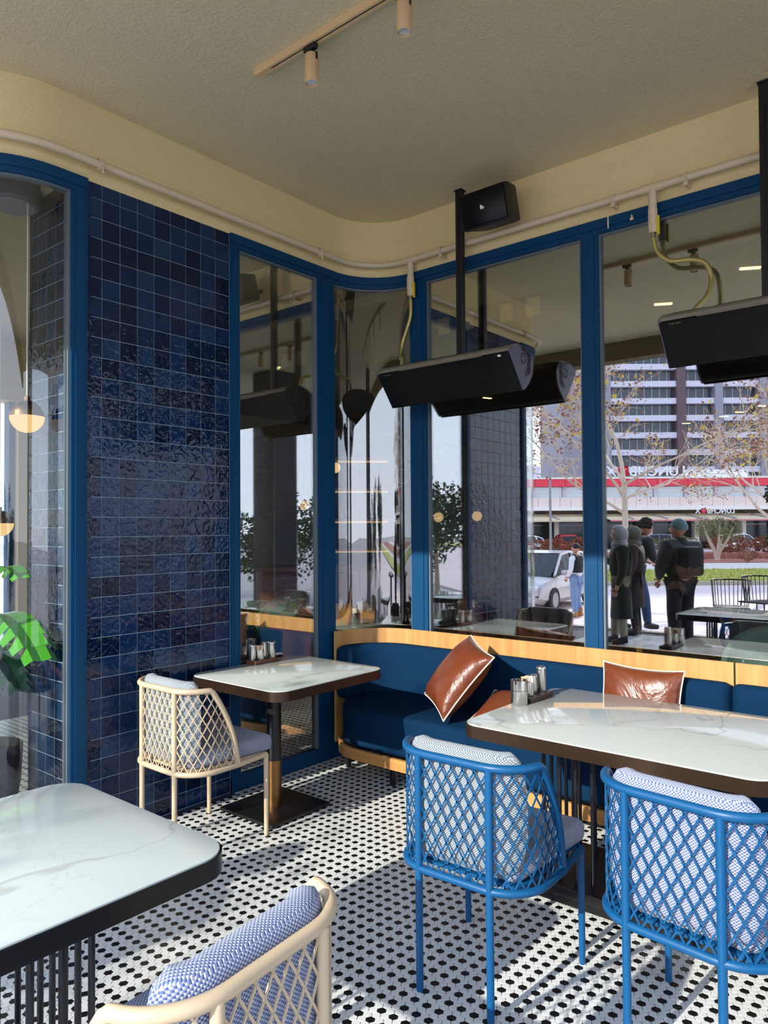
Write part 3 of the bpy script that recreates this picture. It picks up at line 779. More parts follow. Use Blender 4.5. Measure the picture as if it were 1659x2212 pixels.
cb = make_chair('lattice_chair', 'blue lattice-back chair with pale cushion standing whole before the long table', 'blue_paint', 'weave_grey', 'weave_pale', 'blue lattice chairs at the long marble table')
cb.location = (-1.417, 2.277, 0); cb.rotation_euler.z = math.radians(2)
cc = dup(cb, (-.70, 2.352, 0), math.radians(-6), 'blue lattice-back chair at the right edge, nearest the lower right corner', 'blue lattice chairs at the long marble table')
for o in cc.children:
    if o.name.startswith('back_cushion'):
        o.data = o.data.copy(); o.data.materials[0] = M['weave_blue']
ce2 = make_chair('lattice_chair', 'beige lattice-back chair pushed up to the small square table', 'beige_paint', 'weave_grey', 'weave_pale', 'beige lattice chairs')
ce2.location = (-3.168, 2.318, 0); ce2.rotation_euler.z = math.radians(0)
cf = dup(ce2, (-1.257, .881, 0), math.radians(95.7), 'beige lattice-back chair in the foreground with blue woven cushion', 'beige lattice chairs')
for o in cf.children:
    if o.name.startswith(('back_cushion', 'seat_cushion')):
        o.data = o.data.copy(); o.data.materials[0] = M['weave_blue']

# ------------------------------------------------------------------ tables
def slab(t, poly, z1, th, mat, band, bandmat):
    MB().bprism(poly, z1-th, z1, .003, 2).build('marble_top', mat, t, smooth=30)
def table_top(t, hx, hy, r, mat, band):
    top = MB().bprism(rrect(-hx+.004, hx-.004, -hy+.004, hy-.004, r), .70, .755, .002, 2).build('marble_top', mat, t, smooth=30)
    n = rrect(-hx, hx, -hy, hy, r, 8); k = rrect(-hx+.0045, hx-.0045, -hy+.0045, hy-.0045, r, 8); m = MB(); N = len(n)
    m.add([(x, y, .70) for x, y in n]+[(x, y, .7505) for x, y in n]+[(x, y, .7505) for x, y in k]+[(x, y, .70) for x, y in k],
          [(i, (i+1) % N, N+(i+1) % N, N+i) for i in range(N)]+[(N+i, N+(i+1) % N, 2*N+(i+1) % N, 2*N+i) for i in range(N)]+[(2*N+i, 2*N+(i+1) % N, 3*N+(i+1) % N, 3*N+i) for i in range(N)]+[(3*N+i, 3*N+(i+1) % N, (i+1) % N, i) for i in range(N)])
    m.build('edge_band', band, t, smooth=40)
bt = thing('bistro_table', 'small square marble table on a round post against the window', 'table', (-3.155, 2.925, 0))
table_top(bt, .382, .425, .09, 'marble', 'bronze_band')
MB().rbox(-.225, .205, -.315, .125, .004, .024, .004).build('base_plate', 'black_metal', bt)
for sx in (-.2, .18):
    for sy in (-.29, .1): MB().cyl(sx, sy, 0, .006, .012, 8).build('foot_glide', 'rubber', bt)
MB().cyl(-.015, -.10, .27, .70, .041, 24).build('column', 'black_metal', bt, smooth=40)
MB().cyl(-.015, -.10, .022, .275, .0425, 24).build('brass_sleeve', 'brass', bt, smooth=40)
MB().rbox(-.15, .13, -.24, .05, .69, .70, .002).build('top_bracket', 'black_metal', bt)
def cage(t, x0, x1, y0, y1, px, py, z0=.085):
    nx = max(1, round((x1-x0)/.072)); ny = max(1, round((y1-y0)/.072))
    pts = [(x0+(x1-x0)*i/nx, y) for i in range(nx+1) for y in (y0, y1)]+[(x, y0+(y1-y0)*j/ny) for j in range(1, ny) for x in (x0, x1)]
    me = None
    for x, y in pts:
        if me is None:
            o = MB().tube([(0, 0, z0), (0, 0, .70)], .0088, 8).build('rod', 'rod_black', t, smooth=50); me = o.data
        else:
            o = bpy.data.objects.new('rod', me); C.objects.link(o); o.parent = t
        o.location = (x, y, 0)
    MB().rbox(x0-px, x1+px, y0-py, y1+py, .012, z0, .004).build('plinth', 'black_metal', t)
    MB().rbox(x0-.02, x1+.02, y0-.02, y1+.02, .692, .70, .002).build('top_bracket', 'black_metal', t)
    for sx in (x0-px+.03, x1+px-.03):
        for sy in (y0-py+.03, y1+py-.03): MB().cyl(sx, sy, 0, .014, .016, 10).build('foot_glide', 'rubber', t)
lt = thing('dining_table', 'long marble table with bronze edge in front of the navy sofa', 'table', (-1.165, 3.045, 0))
table_top(lt, .60, .45, .085, 'marble_b', 'bronze_band')
cage(lt, -.365, .365, -.145, .205, .06, .055)
ft = thing('dining_table', 'white marble table with dark edge in the lower left foreground', 'table', (-1.942, .825, 0))
table_top(ft, .425, .405, .10, 'marble', 'bronze_band_dark')
cage(ft, -.2, .2, -.17, .13, .07, .06)
# ------------------------------------------------------------------ things on the tables
def steel_cup(name, label, cat_, loc, r, h, lidded=False, group=None, notched=False):
    t = thing(name, label, cat_, loc, 0, group)
    if notched:
        MB().lathe([(0, 0), (r*.96, 0), (r, .003), (r, h*.58), (0, h*.58)], 24).build('cup_body', 'steel', t, smooth=40)
        MB().lathe([(0, h*.58), (r*.985, h*.58), (r*.985, h*.6), (0, h*.6)], 24).build('seal', 'rubber', t, smooth=40)
        m = MB(); N = 32
        for i in range(N):
            if i % 8 == 0: zt = h*.86
            else: zt = h
            a, b = 2*PI*i/N, 2*PI*(i+1)/N
            for (ra, rb) in ((r, r*.9),):
                m.add([(ra*math.cos(a), ra*math.sin(a), h*.6), (ra*math.cos(b), ra*math.sin(b), h*.6), (ra*math.cos(b), ra*math.sin(b), zt), (ra*math.cos(a), ra*math.sin(a), zt),
                       (rb*math.cos(a), rb*math.sin(a), h*.6), (rb*math.cos(b), rb*math.sin(b), h*.6), (rb*math.cos(b), rb*math.sin(b), zt), (rb*math.cos(a), rb*math.sin(a), zt)],
                      [(0,1,2,3), (5,4,7,6), (3,2,6,7), (0,3,7,4), (1,5,6,2)])
        m.build('notched_lid', 'steel', t)
    elif lidded:
        MB().lathe([(0, 0), (r*.96, 0), (r, .003), (r, h*.9), (r*.97, h*.905), (0, h*.905)], 24).build('shaker_body', 'steel', t, smooth=40)
        cap = MB().lathe([(r*.985, h*.905), (r*.985, h*.93), (r*.8, h*.985), (r*.4, h), (0, h)], 24).build('shaker_cap', 'steel', t, smooth=40)
        hm = MB()
        for k in range(6): hm.cyl(r*.4*math.cos(k*PI/3), r*.4*math.sin(k*PI/3), h*.985, h*1.004, .0012, 6)
        hm.build('pour_holes', 'rubber', cap)
    else:
        MB().lathe([(0, 0), (r*.96, 0), (r, .003), (r, h), (r*.93, h), (r*.93, .006), (0, .006)], 24).build('cup_body', 'steel', t, smooth=40)
    return t
def sachets(cx, cy, z, n, r, where, tall):
    first = {}
    for k in range(n):
        tan = k % 3 != 1; a = k*2.399; rr = r*math.sqrt((k+.5)/n)*.72
        mat = 'paper_tan' if tan else 'paper'
        if mat not in first:
            m = MB(); m.rbox(-.011, .011, -.0016, .0016, 0, tall, .0008, 1); m.box(-.011, .011, -.0007, .0007, tall-.002, tall+.006)
            o = m.build('sugar_sachet', mat); first[mat] = o
        else:
            o = first[mat].copy(); C.objects.link(o)
        o.location = (cx+rr*math.cos(a), cy+rr*math.sin(a), z); o.rotation_euler = (random.uniform(-.12, .12), random.uniform(-.1, .1), a+random.uniform(-.5, .5))
        tag(o, '%s paper sugar sachet standing in the open steel cup on %s' % ('tan' if tan else 'white', where), 'sugar sachet', '%s sachets in the cup on %s' % ('tan' if tan else 'white', where))
def tray(label, loc, rz, mat, w=.085, l=.22):
    t = thing('condiment_tray', label, 'tray', loc, rz)
    MB().rbox(-w/2, w/2, -l/2, l/2, 0, .022, .003).build('tray_block', mat, t)
    for y in (-l*.3, l*.02, l*.32): MB().cyl(0, y, .0222, .0228, .022, 20).build('cup_recess', 'rubber', t, smooth=40)
    return t
tz = .755
tray('dark walnut tray holding steel cups on the long table', (-1.725, 3.185, tz), math.radians(0), 'walnut')
def p(dx_, dy_): return (-1.725+dx_, 3.185+dy_, tz+.0222)
steel_cup('sugar_cup', 'open steel cup packed with sugar sachets on the long table tray', 'cup', p(-.0, -.06), .0265, .066)
sachets(-1.725, 3.185-.06, tz+.03, 16, .024, 'the long table', .078)
steel_cup('salt_shaker', 'tall steel shaker at the far end of the long table tray', 'shaker', p(.002, .065), .0225, .122, True)
steel_cup('pepper_shaker', 'short steel shaker behind the sachet cup on the long table tray', 'shaker', p(-.012, .005), .022, .09, True)
steel_cup('ashtray', 'steel cylinder ashtray with notched lid beside the long table tray', 'ashtray', (-1.722, 3.035, tz), .0385, .112, notched=True)
tray('reddish walnut tray holding steel cups on the small square table', (-3.485, 3.02, tz), math.radians(4), 'walnut_red', .08, .2)
def p2(dx_, dy_): return (-3.485+dx_, 3.02+dy_, tz+.0222)
steel_cup('sugar_cup', 'open steel cup packed with sugar sachets on the small square table', 'cup', p2(.005, -.03), .026, .062)
sachets(-3.48, 2.99, tz+.03, 14, .023, 'the small square table', .072)
steel_cup('salt_shaker', 'steel shaker at the far end of the small square table tray', 'shaker', p2(.002, .066), .0245, .10, True)
steel_cup('pepper_shaker', 'steel shaker at the near end of the small square table tray', 'shaker', p2(-.008, -.075), .020, .095, True)
steel_cup('toothpick_holder', 'narrow steel holder between cup and shaker on small table tray', 'holder', p2(-.018, .022), .018, .098)

# ------------------------------------------------------------------ navy sofas with oak backs
def sofa(label, pts_back, pts_front, x_right, ends):
    s = thing('banquette_sofa', label, 'sofa', (0, 0, 0), 0, 'navy banquette sofas along the windows')
    return s
def offs(path, d):
    out = []
    for i, (x, y) in enumerate(path):
        a = path[max(0, i-1)]; b = path[min(len(path)-1, i+1)]; tx, ty = b[0]-a[0], b[1]-a[1]; L = math.hypot(tx, ty)
        out.append((x+ty/L*d, y-tx/L*d))
    return out
# back line of the left sofa: up the short left end, round the corner, along the windows
backL = [(-3.497, 3.66), (-3.50, 3.70)]+arc(-3.135, 3.70, .365, 180, 90, 14)[1:]+[(-2.6, 4.065), (-1.06, 4.065)]
backR = [(-1.05, 4.065), (.6, 4.065)]
def back_parts(s, line, soft0, soft1):
    q = offs(line, .018)
    MB().prism(line+q[::-1], .13, .873).build('oak_back', 'oak_upright', s, smooth=30)
    pr = []
    for k in range(24):
        a = 2*PI*k/24; ca, sa = math.cos(a), math.sin(a)
        pr.append((.055*math.copysign(abs(ca)**.5, ca)+.075, .18*math.copysign(abs(sa)**.42, sa)+.60))
    # dense resample
    L = cum(line); n = 90; P = []; N = []
    for i in range(n+1):
        d = L[-1]*i/n; k = min(range(len(L)-1), key=lambda z: 0 if L[z] <= d <= L[z+1] else 1)
        t = (d-L[k])/(L[k+1]-L[k]); a, b = line[k], line[k+1]; P.append((a[0]+(b[0]-a[0])*t, a[1]+(b[1]-a[1])*t))
    Q = offs(P, 1.0); N = [(b[0]-a[0], b[1]-a[1]) for a, b in zip(P, Q)]
    m = MB(); W = len(pr); vs = []
    for i in range(n+1):
        d = min(L[-1]*i/n, L[-1]-L[-1]*i/n); e = min(1, d/.05); g = .35+.65*math.sqrt(max(0, 1-(1-e)**2))
        for o, z in pr: vs.append((P[i][0]+N[i][0]*(.02+(o-.02)*(.5+.5*g)), P[i][1]+N[i][1]*(.02+(o-.02)*(.5+.5*g)), .60+(z-.60)*(.86+.14*g)))
    m.add(vs, [(i*W+k, i*W+(k+1) % W, (i+1)*W+(k+1) % W, (i+1)*W+k) for i in range(n) for k in range(W)]+[tuple(range(W-1, -1, -1)), tuple(n*W+k for k in range(W))])
    m.build('backrest', 'navy_fabric', s, smooth=60)
sL = sofa('long navy sofa with curved oak back in the inner corner', 0, 0, 0, 0)
back_parts(sL, backL, 0, 0)
frontL = [(-1.055, 3.425), (-2.9, 3.425)]+arc(-3.06, 3.745, .32, -90, -180, 10)+[(-3.39, 3.78), (-3.47, 3.80)]
seatL = frontL+[(-3.46, 3.86)]+[(x+.02, y-.03) for x, y in arc(-3.135, 3.70, .345, 160, 90, 8)]+[(-1.055, 4.03)]
MB().bprism(seatL, .215, .458, .035, 4).build('seat', 'navy_fabric', sL, smooth=50)
baseL = [(-1.055, 3.418), (-2.9, 3.418)]+arc(-3.06, 3.745, .327, -90, -180, 10)+[(-3.40, 3.80)]
q = offs(baseL, -.022)
bl = MB().prism(baseL+q[::-1], .148, .215).build('oak_base', 'oak_long', sL, smooth=30)
MB().box(-3.3, -1.06, 3.5, 4.02, .19, .22).build('seat_board', 'black_metal', sL)
for x, y in ((-3.335, 3.625), (-2.885, 3.53), (-2.0, 3.53), (-1.15, 3.53), (-2.885, 3.98), (-2.0, 3.98), (-1.15, 3.98)):
    MB().rbox(x-.013, x+.013, y-.013, y+.013, 0, .19, .002).build('leg', 'black_metal', sL)
sR = sofa('navy sofa unit starting at the seam near the right edge', 0, 0, 0, 0)
back_parts(sR, backR, 0, 0)
MB().bprism([(-1.045, 3.425), (.6, 3.425), (.6, 4.03), (-1.045, 4.03)], .215, .458, .035, 4).build('seat', 'navy_fabric', sR, smooth=50)
MB().box(-1.045, .6, 3.418, 3.44, .148, .215).build('oak_base', 'oak_long', sR)
MB().box(-1.04, .58, 3.5, 4.02, .19, .22).build('seat_board', 'black_metal', sR)
for x in (-.95, .5):
    for y in (3.53, 3.98): MB().rbox(x-.013, x+.013, y-.013, y+.013, 0, .19, .002).build('leg', 'black_metal', sR)

# ------------------------------------------------------------------ leather cushions
def cushion(label, w, h, d, mat44, seed, kind='brown_leather'):
    rng = random.Random(seed); c = thing('throw_cushion', label, 'cushion', (0, 0, 0), 0, 'brown leather cushions on the navy sofa'); c.matrix_world = mat44
    n = 22; m = MB(); vs = []; 
    def rim(u): return 1-.10*math.sin(PI*(u+1)/2)
    def pt(i, j, sd):
        u, v = -1+2*i/n, -1+2*j/n
        x = u*w/2*(1-.07*(1-v*v)**1.0*abs(u)**3); z = v*h/2*(1-.10*(1-u*u)*abs(v)**3)
        f = max(0, (1-abs(u)**2.6)*(1-abs(v)**2.6))**.55
        wr = .10*math.sin(7*u+seed)*math.sin(5*v*v+3*u+seed)*(abs(u)**2+abs(v)**2)*.5
        cr = .05*math.sin(16*(u*.6+v)+seed)*(1-abs(v))*abs(u)
        return (x, sd*d/2*f*(1+wr+cr), z)
    idx = {}
    for sd in (-1, 1):
        for i in range(n+1):
            for j in range(n+1):
                e = i in (0, n) or j in (0, n)
                if e and sd == 1: idx[(sd, i, j)] = idx[(-1, i, j)]; continue
                idx[(sd, i, j)] = len(vs); vs.append(pt(i, j, sd))
    fs = []
    for sd in (-1, 1):
        for i in range(n):
            for j in range(n):
                q = [idx[(sd, i, j)], idx[(sd, i+1, j)], idx[(sd, i+1, j+1)], idx[(sd, i, j+1)]]; fs.append(tuple(q if sd < 0 else q[::-1]))
    m.add(vs, fs); m.build('cover', kind, c, smooth=75)
    loop = [pt(i, 0, 1) for i in range(n)]+[pt(n, j, 1) for j in range(n)]+[pt(i, n, 1) for i in range(n, 0, -1)]+[pt(0, j, 1) for j in range(n, 0, -1)]
    MB().tube(loop, .0042, 6, closed=True).build('piping', 'piping', c, smooth=60)
    return c
def pose(loc, right, up):
    r = Vector(right).normalized(); u = Vector(up); u = (u-r*u.dot(r)).normalized(); f = u.cross(r)
    return Matrix(((r.x, f.x, u.x, loc[0]), (r.y, f.y, u.y, loc[1]), (r.z, f.z, u.z, loc[2]), (0, 0, 0, 1)))
_cr, _cf = Vector((.768, .64, 0)), Vector((-.64, .768, 0))
_a = (_cr*.63+Vector((0, 0, .77))).normalized(); _v = (_cf*.93+(_cr*-.77+Vector((0, 0, .63)))*.27).normalized()
_A = Vector((-2.435, 3.43, .478))
cushion('brown leather cushion standing on edge, leaning at the left end of the long table', .46, .40, .19, pose(_A+_a*.235+_v*.2, _a, _v), 1.0)
cushion('brown leather cushion lying low behind the leaning one', .40, .36, .11, pose((-2.13, 3.70, .545), (1, .12, .0), (-.1, .93, .28)), 2.3)
cushion('brown leather cushion upright behind the long marble table', .43, .36, .13, pose((-1.475, 3.868, .655), (1, .02, -.02), (0, .2, 1)), 4.0)
# ------------------------------------------------------------------ the street in front (seen mirrored in the windows)
SO = Vector((0, 8.244, 0)); SA = Vector((.76846, -.63986, 0)); SN = Vector((-.63961, -.76839, 0)); SROT = math.atan2(.63986, -.76846)
def st(s, d, z=0): q = SO+SA*s+SN*d; return (q.x, q.y, z)     # s along the road, d away from the cafe
def band(name, d0, d1, z0, z1, mat, s0=-60, s1=90, kind='structure'):
    m = MB().box(-s1, -s0, d0, d1, z0, z1); o = m.build(name, mat); o.location = SO; o.rotation_euler.z = SROT; o['kind'] = kind; return o
band('ground', -60, 190, -1.0, -.62, 'asphalt', -120, 150)
band('street', 11.6, 26.7, -.7, -.55, 'paving'); band('kerb', 26.5, 26.8, -.7, -.42, 'concrete'); band('lawn', 26.7, 34.6, -.7, -.45, 'lawn_green')
band('gravel_bed', 34.6, 40, -.7, -.43, 'gravel_white'); band('planting_bed', 40, 58, -.7, -.42, 'soil_red'); band('parking', 58, 78, -.8, -.55, 'paving')
tag(MB().box(-9.2, 3.6, -2.75, -2.6, -.7, .02).build('trim_4', 'concrete'), kind='structure')
def blades(name, n, s0, s1, d0, d1, h, w, mat, seed, parent=None, z=0.04):
    r = random.Random(seed); V = []; F = []
    for _ in range(n):
        p = Vector(st(r.uniform(s0, s1), r.uniform(d0, d1), z)); a = r.uniform(0, 2*PI); hh = h*r.uniform(.5, 1.2); u = Vector((math.cos(a), math.sin(a), 0)); t = Vector((r.uniform(-.5, .5), r.uniform(-.5, .5), 1))*hh
        o = len(V); V += [p-u*w, p+u*w, p+t]; F.append((o, o+1, o+2))
    m = MB().add(V, F).build(name, mat, parent, fix=False); m['kind'] = 'stuff'; return m
tag(blades('grass', 6000, 3, 20, 26.8, 34.5, .10, .025, 'lawn_green', 1, z=-.45), 'short mown grass strip across the street', 'grass')
tag(blades('groundcover', 5000, 4, 32, 44.6, 49, .28, .06, 'soil_red', 2, z=-.43), 'reddish brown low ground cover in the planting bed', 'ground cover')
def shrub(label, s, d, r, h, mat, seed, n=900, mat2=None, name='shrub', group=None):
    t = thing(name, label, 'shrub', st(s*1.3, d*1.3, -.40), 0, group); r *= 1.25; h *= 1.25; g = random.Random(seed); V = []; F = []
    for _ in range(n):
        u = Vector((g.gauss(0, 1), g.gauss(0, 1), g.gauss(0, 1))).normalized()*g.uniform(.55, 1.0)**.5
        p = Vector((u.x*r, u.y*r, h*.55+u.z*h*.48)); a = Vector((g.uniform(-1, 1), g.uniform(-1, 1), g.uniform(-.4, 1))).normalized(); b = a.orthogonal().normalized(); q = r*.11*g.uniform(.6, 1.4)
        o = len(V); V += [p-a*q, p+b*q*.45, p+a*q, p-b*q*.45]; F.append((o, o+1, o+2, o+3))
    MB().add(V, F).build('foliage', mat, t, fix=False)['kind'] = 'stuff'
    st_ = MB()
    for k in range(5): a = k*1.3; st_.tube([(0, 0, -.03), (r*.25*math.cos(a), r*.25*math.sin(a), h*.35), (r*.5*math.cos(a), r*.5*math.sin(a), h*.6)], [.03*h, .02*h, .008*h], 5)
    st_.build('stem', 'bark', t); return t
for k, (s, d, r, h, mt) in enumerate(((10.6, 31.5, .35, .5, 'leaf_rust'), (15.3, 31.2, .4, .55, 'leaf_rust'), (9.2, 40, .8, .95, 'leaf_rust'), (7.8, 38, .8, .9, 'leaf_rust'), (13.2, 38, 1.0, 1.0, 'leaf_olive'), (15.6, 39, 1.1, 1.0, 'leaf_olive'), (18.6, 40, 1.2, 1.05, 'leaf_rust'), (21, 40, 1.2, 1.0, 'leaf_rust'), (17.6, 30, .8, .6, 'leaf_dark'), (11, 41, 1.0, .95, 'leaf_rust'))):
    shrub('%s shrub, %s in the mirrored planting bed' % ({'leaf_rust': 'rusty brown', 'leaf_olive': 'olive green', 'leaf_dark': 'dark green'}[mt], ('small, on white gravel left of the olive', 'small, on white gravel right of the olive', 'behind the spindle chairs, nearer the olive tree', 'leftmost of the large ones', 'just right of the olive trunk', 'before the white hatchback', 'right of the white hatchback', 'rightmost of the large ones', 'low at the gravel edge', 'just left of the olive trunk')[k]), s, d, r, h, mt, 20+k, 500, group='shrubs in the planting bed')
# olive tree
def leafcloud(g, centres, n, size, V, F, flat=.45):
    for _ in range(n):
        c, r = g.choice(centres); u = Vector((g.gauss(0, 1), g.gauss(0, 1), g.gauss(0, 1))).normalized()*g.uniform(.3, 1)**.5*r
        p = Vector(c)+u; a = Vector((g.uniform(-1, 1), g.uniform(-1, 1), g.uniform(-1, 1))).normalized(); b = a.orthogonal().normalized(); q = size*g.uniform(.6, 1.3)
        o = len(V); V += [p-a*q, p+b*q*flat, p+a*q, p-b*q*flat]; F.append((o, o+1, o+2, o+3))
ot = thing('olive_tree', 'low spreading olive tree in the bed across the street', 'tree', st(19.3, 43, -.42)); ot.scale = (1.3, 1.3, 1.3); g = random.Random(5)
tm = MB(); cents = []
for k in range(7):
    a = k*.9+.3; R = .9*g.uniform(.6, 1); x, y = R*math.cos(a), R*math.sin(a)*.8; z = 1.25+g.uniform(-.2, .35)
    tm.tube([(0, 0, -.05), (.08*math.cos(a), .08*math.sin(a), .35), (x*.55, y*.55, .8), (x, y, z)], [.11, .08, .05, .02], 6); cents.append(((x, y, z), .42))
tm.build('trunk', 'bark_pale', ot, smooth=60); V, F = [], []; leafcloud(g, cents+[((0, 0, 1.4), .5)], 2600, .05, V, F); MB().add(V, F).build('foliage', 'leaf_olive', ot, fix=False)['kind'] = 'stuff'
# bare plane tree with last leaves
def bare_tree(label, loc, seed, lean, h, trunk_r, nleaf, first):
    t = thing('plane_tree', label, 'tree', loc); g = random.Random(seed); m = MB(); tips = []
    def grow(p, d, L, r, lv):
        pts = [p]; q = p; dd = d
        for i in range(4):
            dd = (dd+Vector((g.uniform(-.22, .22), g.uniform(-.22, .22), g.uniform(-.12, .14)))).normalized(); q = q+dd*L/4; pts.append(q)
        r = max(r, .006); m.tube(pts, [r, r*.9, r*.8, r*.7, r*.6], 6 if lv < 2 else 4, caps=False)
        if lv >= 3: tips.append(pts[-1]); tips.append(pts[2])
        if lv < 5:
            for i in range(2 if lv != 1 else 3):
                k = g.choice((2, 3, 4)); nd = (dd+Vector((g.uniform(-1, 1), g.uniform(-1, 1), g.uniform(-.55, .55)))*.8).normalized()
                grow(pts[k], nd, L*g.uniform(.6, .8), r*.48, lv+1)
            grow(pts[4], (dd+Vector((g.uniform(-.4, .4), g.uniform(-.4, .4), g.uniform(-.2, .2)))).normalized(), L*.75, r*.6, lv+1)
    tz_ = Vector((0, 0, 0)); top = Vector((lean[0], lean[1], first))
    m.tube([(0, 0, -.1), tuple(top*.5+Vector((.05, 0, 0))), tuple(top)], [trunk_r, trunk_r*.85, trunk_r*.75], 8)
    for k in range(5):
        a = k*2*PI/5+g.uniform(-.3, .3); grow(top*(1-.1*(k % 3)), Vector((math.cos(a)*.9, math.sin(a)*.9, g.uniform(.15, .9))).normalized(), h*.33, trunk_r*.42, 1)
    grow(top, Vector((.1, .1, 1)).normalized(), h*.36, trunk_r*.6, 1)
    m.build('branches', 'bark_pale', t, smooth=60, fix=False)
    for mt, nn, sz in (('leaf_rust', nleaf, .035), ('leaf_yellow', nleaf//7, .05)):
        V, F = [], []; leafcloud(g, [(p, .16) for p in tips], nn, sz, V, F, .7); MB().add(V, F).build('foliage', mt, t, fix=False)['kind'] = 'stuff'
    return t
bare_tree('bare plane tree with last rusty leaves at the kerb, mirrored in the window', st(5.0, 15.6, -.55), 11, (.1, .1), 4.9, .08, 4200, 3.0)
bare_tree('leafless plane tree mirrored above the navy tiled pier', st(-5.5, 24, -.55), 23, (.1, .1), 6.5, .14, 300, 3.0)
bare_tree('plane tree with few leaves farther along the kerb', st(11.5, 22, -.55), 31, (.1, .1), 4.2, .13, 1500, 2.8)
# dark evergreens beyond the terrace's open right end
for k, (x, y, h) in enumerate(((5.6, -9.5, 3.4), (7.6, -11.5, 3.9), (9.6, -9.0, 3.2), (12, -12, 4.0), (8.5, -5.5, 3.0))):
    t = thing('evergreen_tree', 'dark evergreen tree beside the street, %s of the row' % ('first', 'second', 'third', 'fourth', 'nearest the terrace end')[k], 'tree', (x, y, -.6), 0, 'evergreens beside the street'); g = random.Random(50+k)
    MB().tube([(0, 0, -.05), (.05, .03, h*.6)], [.09, .04], 6).build('trunk', 'bark', t)
    V, F = [], []; leafcloud(g, [((g.uniform(-.7, .7), g.uniform(-.7, .7), h*g.uniform(.25, .9)), .55) for _ in range(14)], 2200, .08, V, F); MB().add(V, F).build('foliage', 'leaf_dark', t, fix=False)['kind'] = 'stuff'
# clipped box with two balls
bx = thing('topiary', 'clipped box shrub of two dark balls at the right edge of the window', 'shrub', st(6.55, 12.2, -.55)); g = random.Random(4)
MB().lathe([(0, 0), (.2, 0), (.24, .4), (.21, .42), (0, .4)], 16).build('pot', 'basket', bx, smooth=40); MB().tube([(0, 0, .35), (0, 0, 2.7)], .03, 6).build('stem', 'bark', bx)
V, F = [], []; leafcloud(g, [((0, 0, 1.95), .26), ((0, 0, 2.65), .26)], 2200, .03, V, F, .6)
MB().ball((0, 0, 1.95), .22).ball((0, 0, 2.65), .22).add(V, F).build('foliage', 'leaf_dark', bx, fix=False)['kind'] = 'stuff'

# ------------------------------------------------------------------ the shop row across the street
LB = thing('shop_building', 'long low building with red fascia and restaurant sign across the street', 'building', st(0, 70, -.4), SROT)
def lbox(name, s0, s1, d0, d1, z0, z1, mat, parent=None, r=0):
    m = MB(); m.box(-s1, -s0, d0-70, d1-70, z0+.4, z1+.4); return m.build(name, mat, parent or LB)
lbox('rear_block', -10, 60, 74, 88, -.4, 6.6, 'concrete'); lbox('ground_floor_void', -10, 60, 73, 74.2, -.4, 2.6, 'dark_void')
lbox('floor_slab', -10, 60, 69.6, 74, 2.55, 2.75, 'concrete'); lbox('beige_soffit', -10, 60, 71.5, 74, 2.75, 3.1, 'concrete')
lbox('white_ledge', -10, 60, 68.9, 74, 3.1, 3.42, 'white_panel')
for k in range(44): lbox('parapet_panel', -6+1.02*k+.015, -6+1.02*(k+1)-.015, 69.2, 69.34, 3.42, 4.30, 'pink_panel')
lbox('parapet_core', -10, 60, 69.35, 69.5, 3.42, 4.27, 'concrete')
for k in range(22):
    s0 = -3.1+2.87*k
    if s0 > 46: break
    f = lbox('window', s0+.18, s0+2.69, 69.9, 69.96, 4.30, 5.34, 'shop_glass'); lbox('window_bar', s0+.18, s0+2.69, 69.86, 69.90, 4.78, 4.83, 'white_panel', f)
    lbox('pier', s0-.18, s0+.18, 69.7, 70.2, 4.2, 5.36, 'tower_slab')
    lbox('fascia_panel', s0+.02, s0+2.85, 69.3, 69.8, 5.36, 6.06, 'red_band')
lbox('roof_edge', -10, 60, 69.2, 74, 6.06, 6.2, 'white_panel'); lbox('upper_room', -10, 60, 70.2, 74, 4.2, 6.06, 'dark_void')
lbox('roof_terrace_screen', 28.6, 34.7, 70.5, 70.7, 6.2, 6.95, 'white_panel'); lbox('roof_plant', 8, 15, 71, 73, 6.2, 7.4, 'tower_slab')
# awnings
for nm, s0, s1, lab in (('cream', -8, 19.6, 0), ('pink', 20.4, 36, 1), ('cream', 37, 55, 2)):
    A = MB(); Z1, Z0_ = 2.95, 2.12; s0_, s1_ = -s1, -s0
    A.add([(s0_, 2, Z1+.4), (s1_, 2, Z1+.4), (s1_, -3.4, Z0_+.45), (s0_, -3.4, Z0_+.45), (s0_, 2, Z1+.34), (s1_, 2, Z1+.34), (s1_, -3.4, Z0_+.39), (s0_, -3.4, Z0_+.39)], [(0,1,2,3), (7,6,5,4), (0,4,5,1), (1,5,6,2), (2,6,7,3), (3,7,4,0)])
    aw = A.build('awning', 'cream_awning', LB); v = MB().box(s0_, s1_, -3.46, -3.4, Z0_-.08+.4, Z0_+.45); v.build('awning_valance', 'pink_awning' if nm == 'pink' else 'cream_awning', aw)
    am = MB()
    k = s0+1.5
    while k < s1:
        am.tube([(-k, 1.8, Z1+.46), (-k-.6, -3.2, Z0_+.56)], .06, 5); k += 3.1
    am.build('awning_arm', 'tower_grey', aw)
for k in range(12): lbox('column', -6+4.4*k, -5.6+4.4*k, 69.6, 70, -.4, 2.6, 'white_panel')
for k in range(10): f = lbox('shop_window', -5+4.4*k, -2+4.4*k, 72.9, 73.0, 0, 2.2, 'facade_glass'); lbox('shop_window_frame', -5+4.4*k, -2+4.4*k, 72.84, 72.9, 1.7, 1.76, 'white_panel', f)
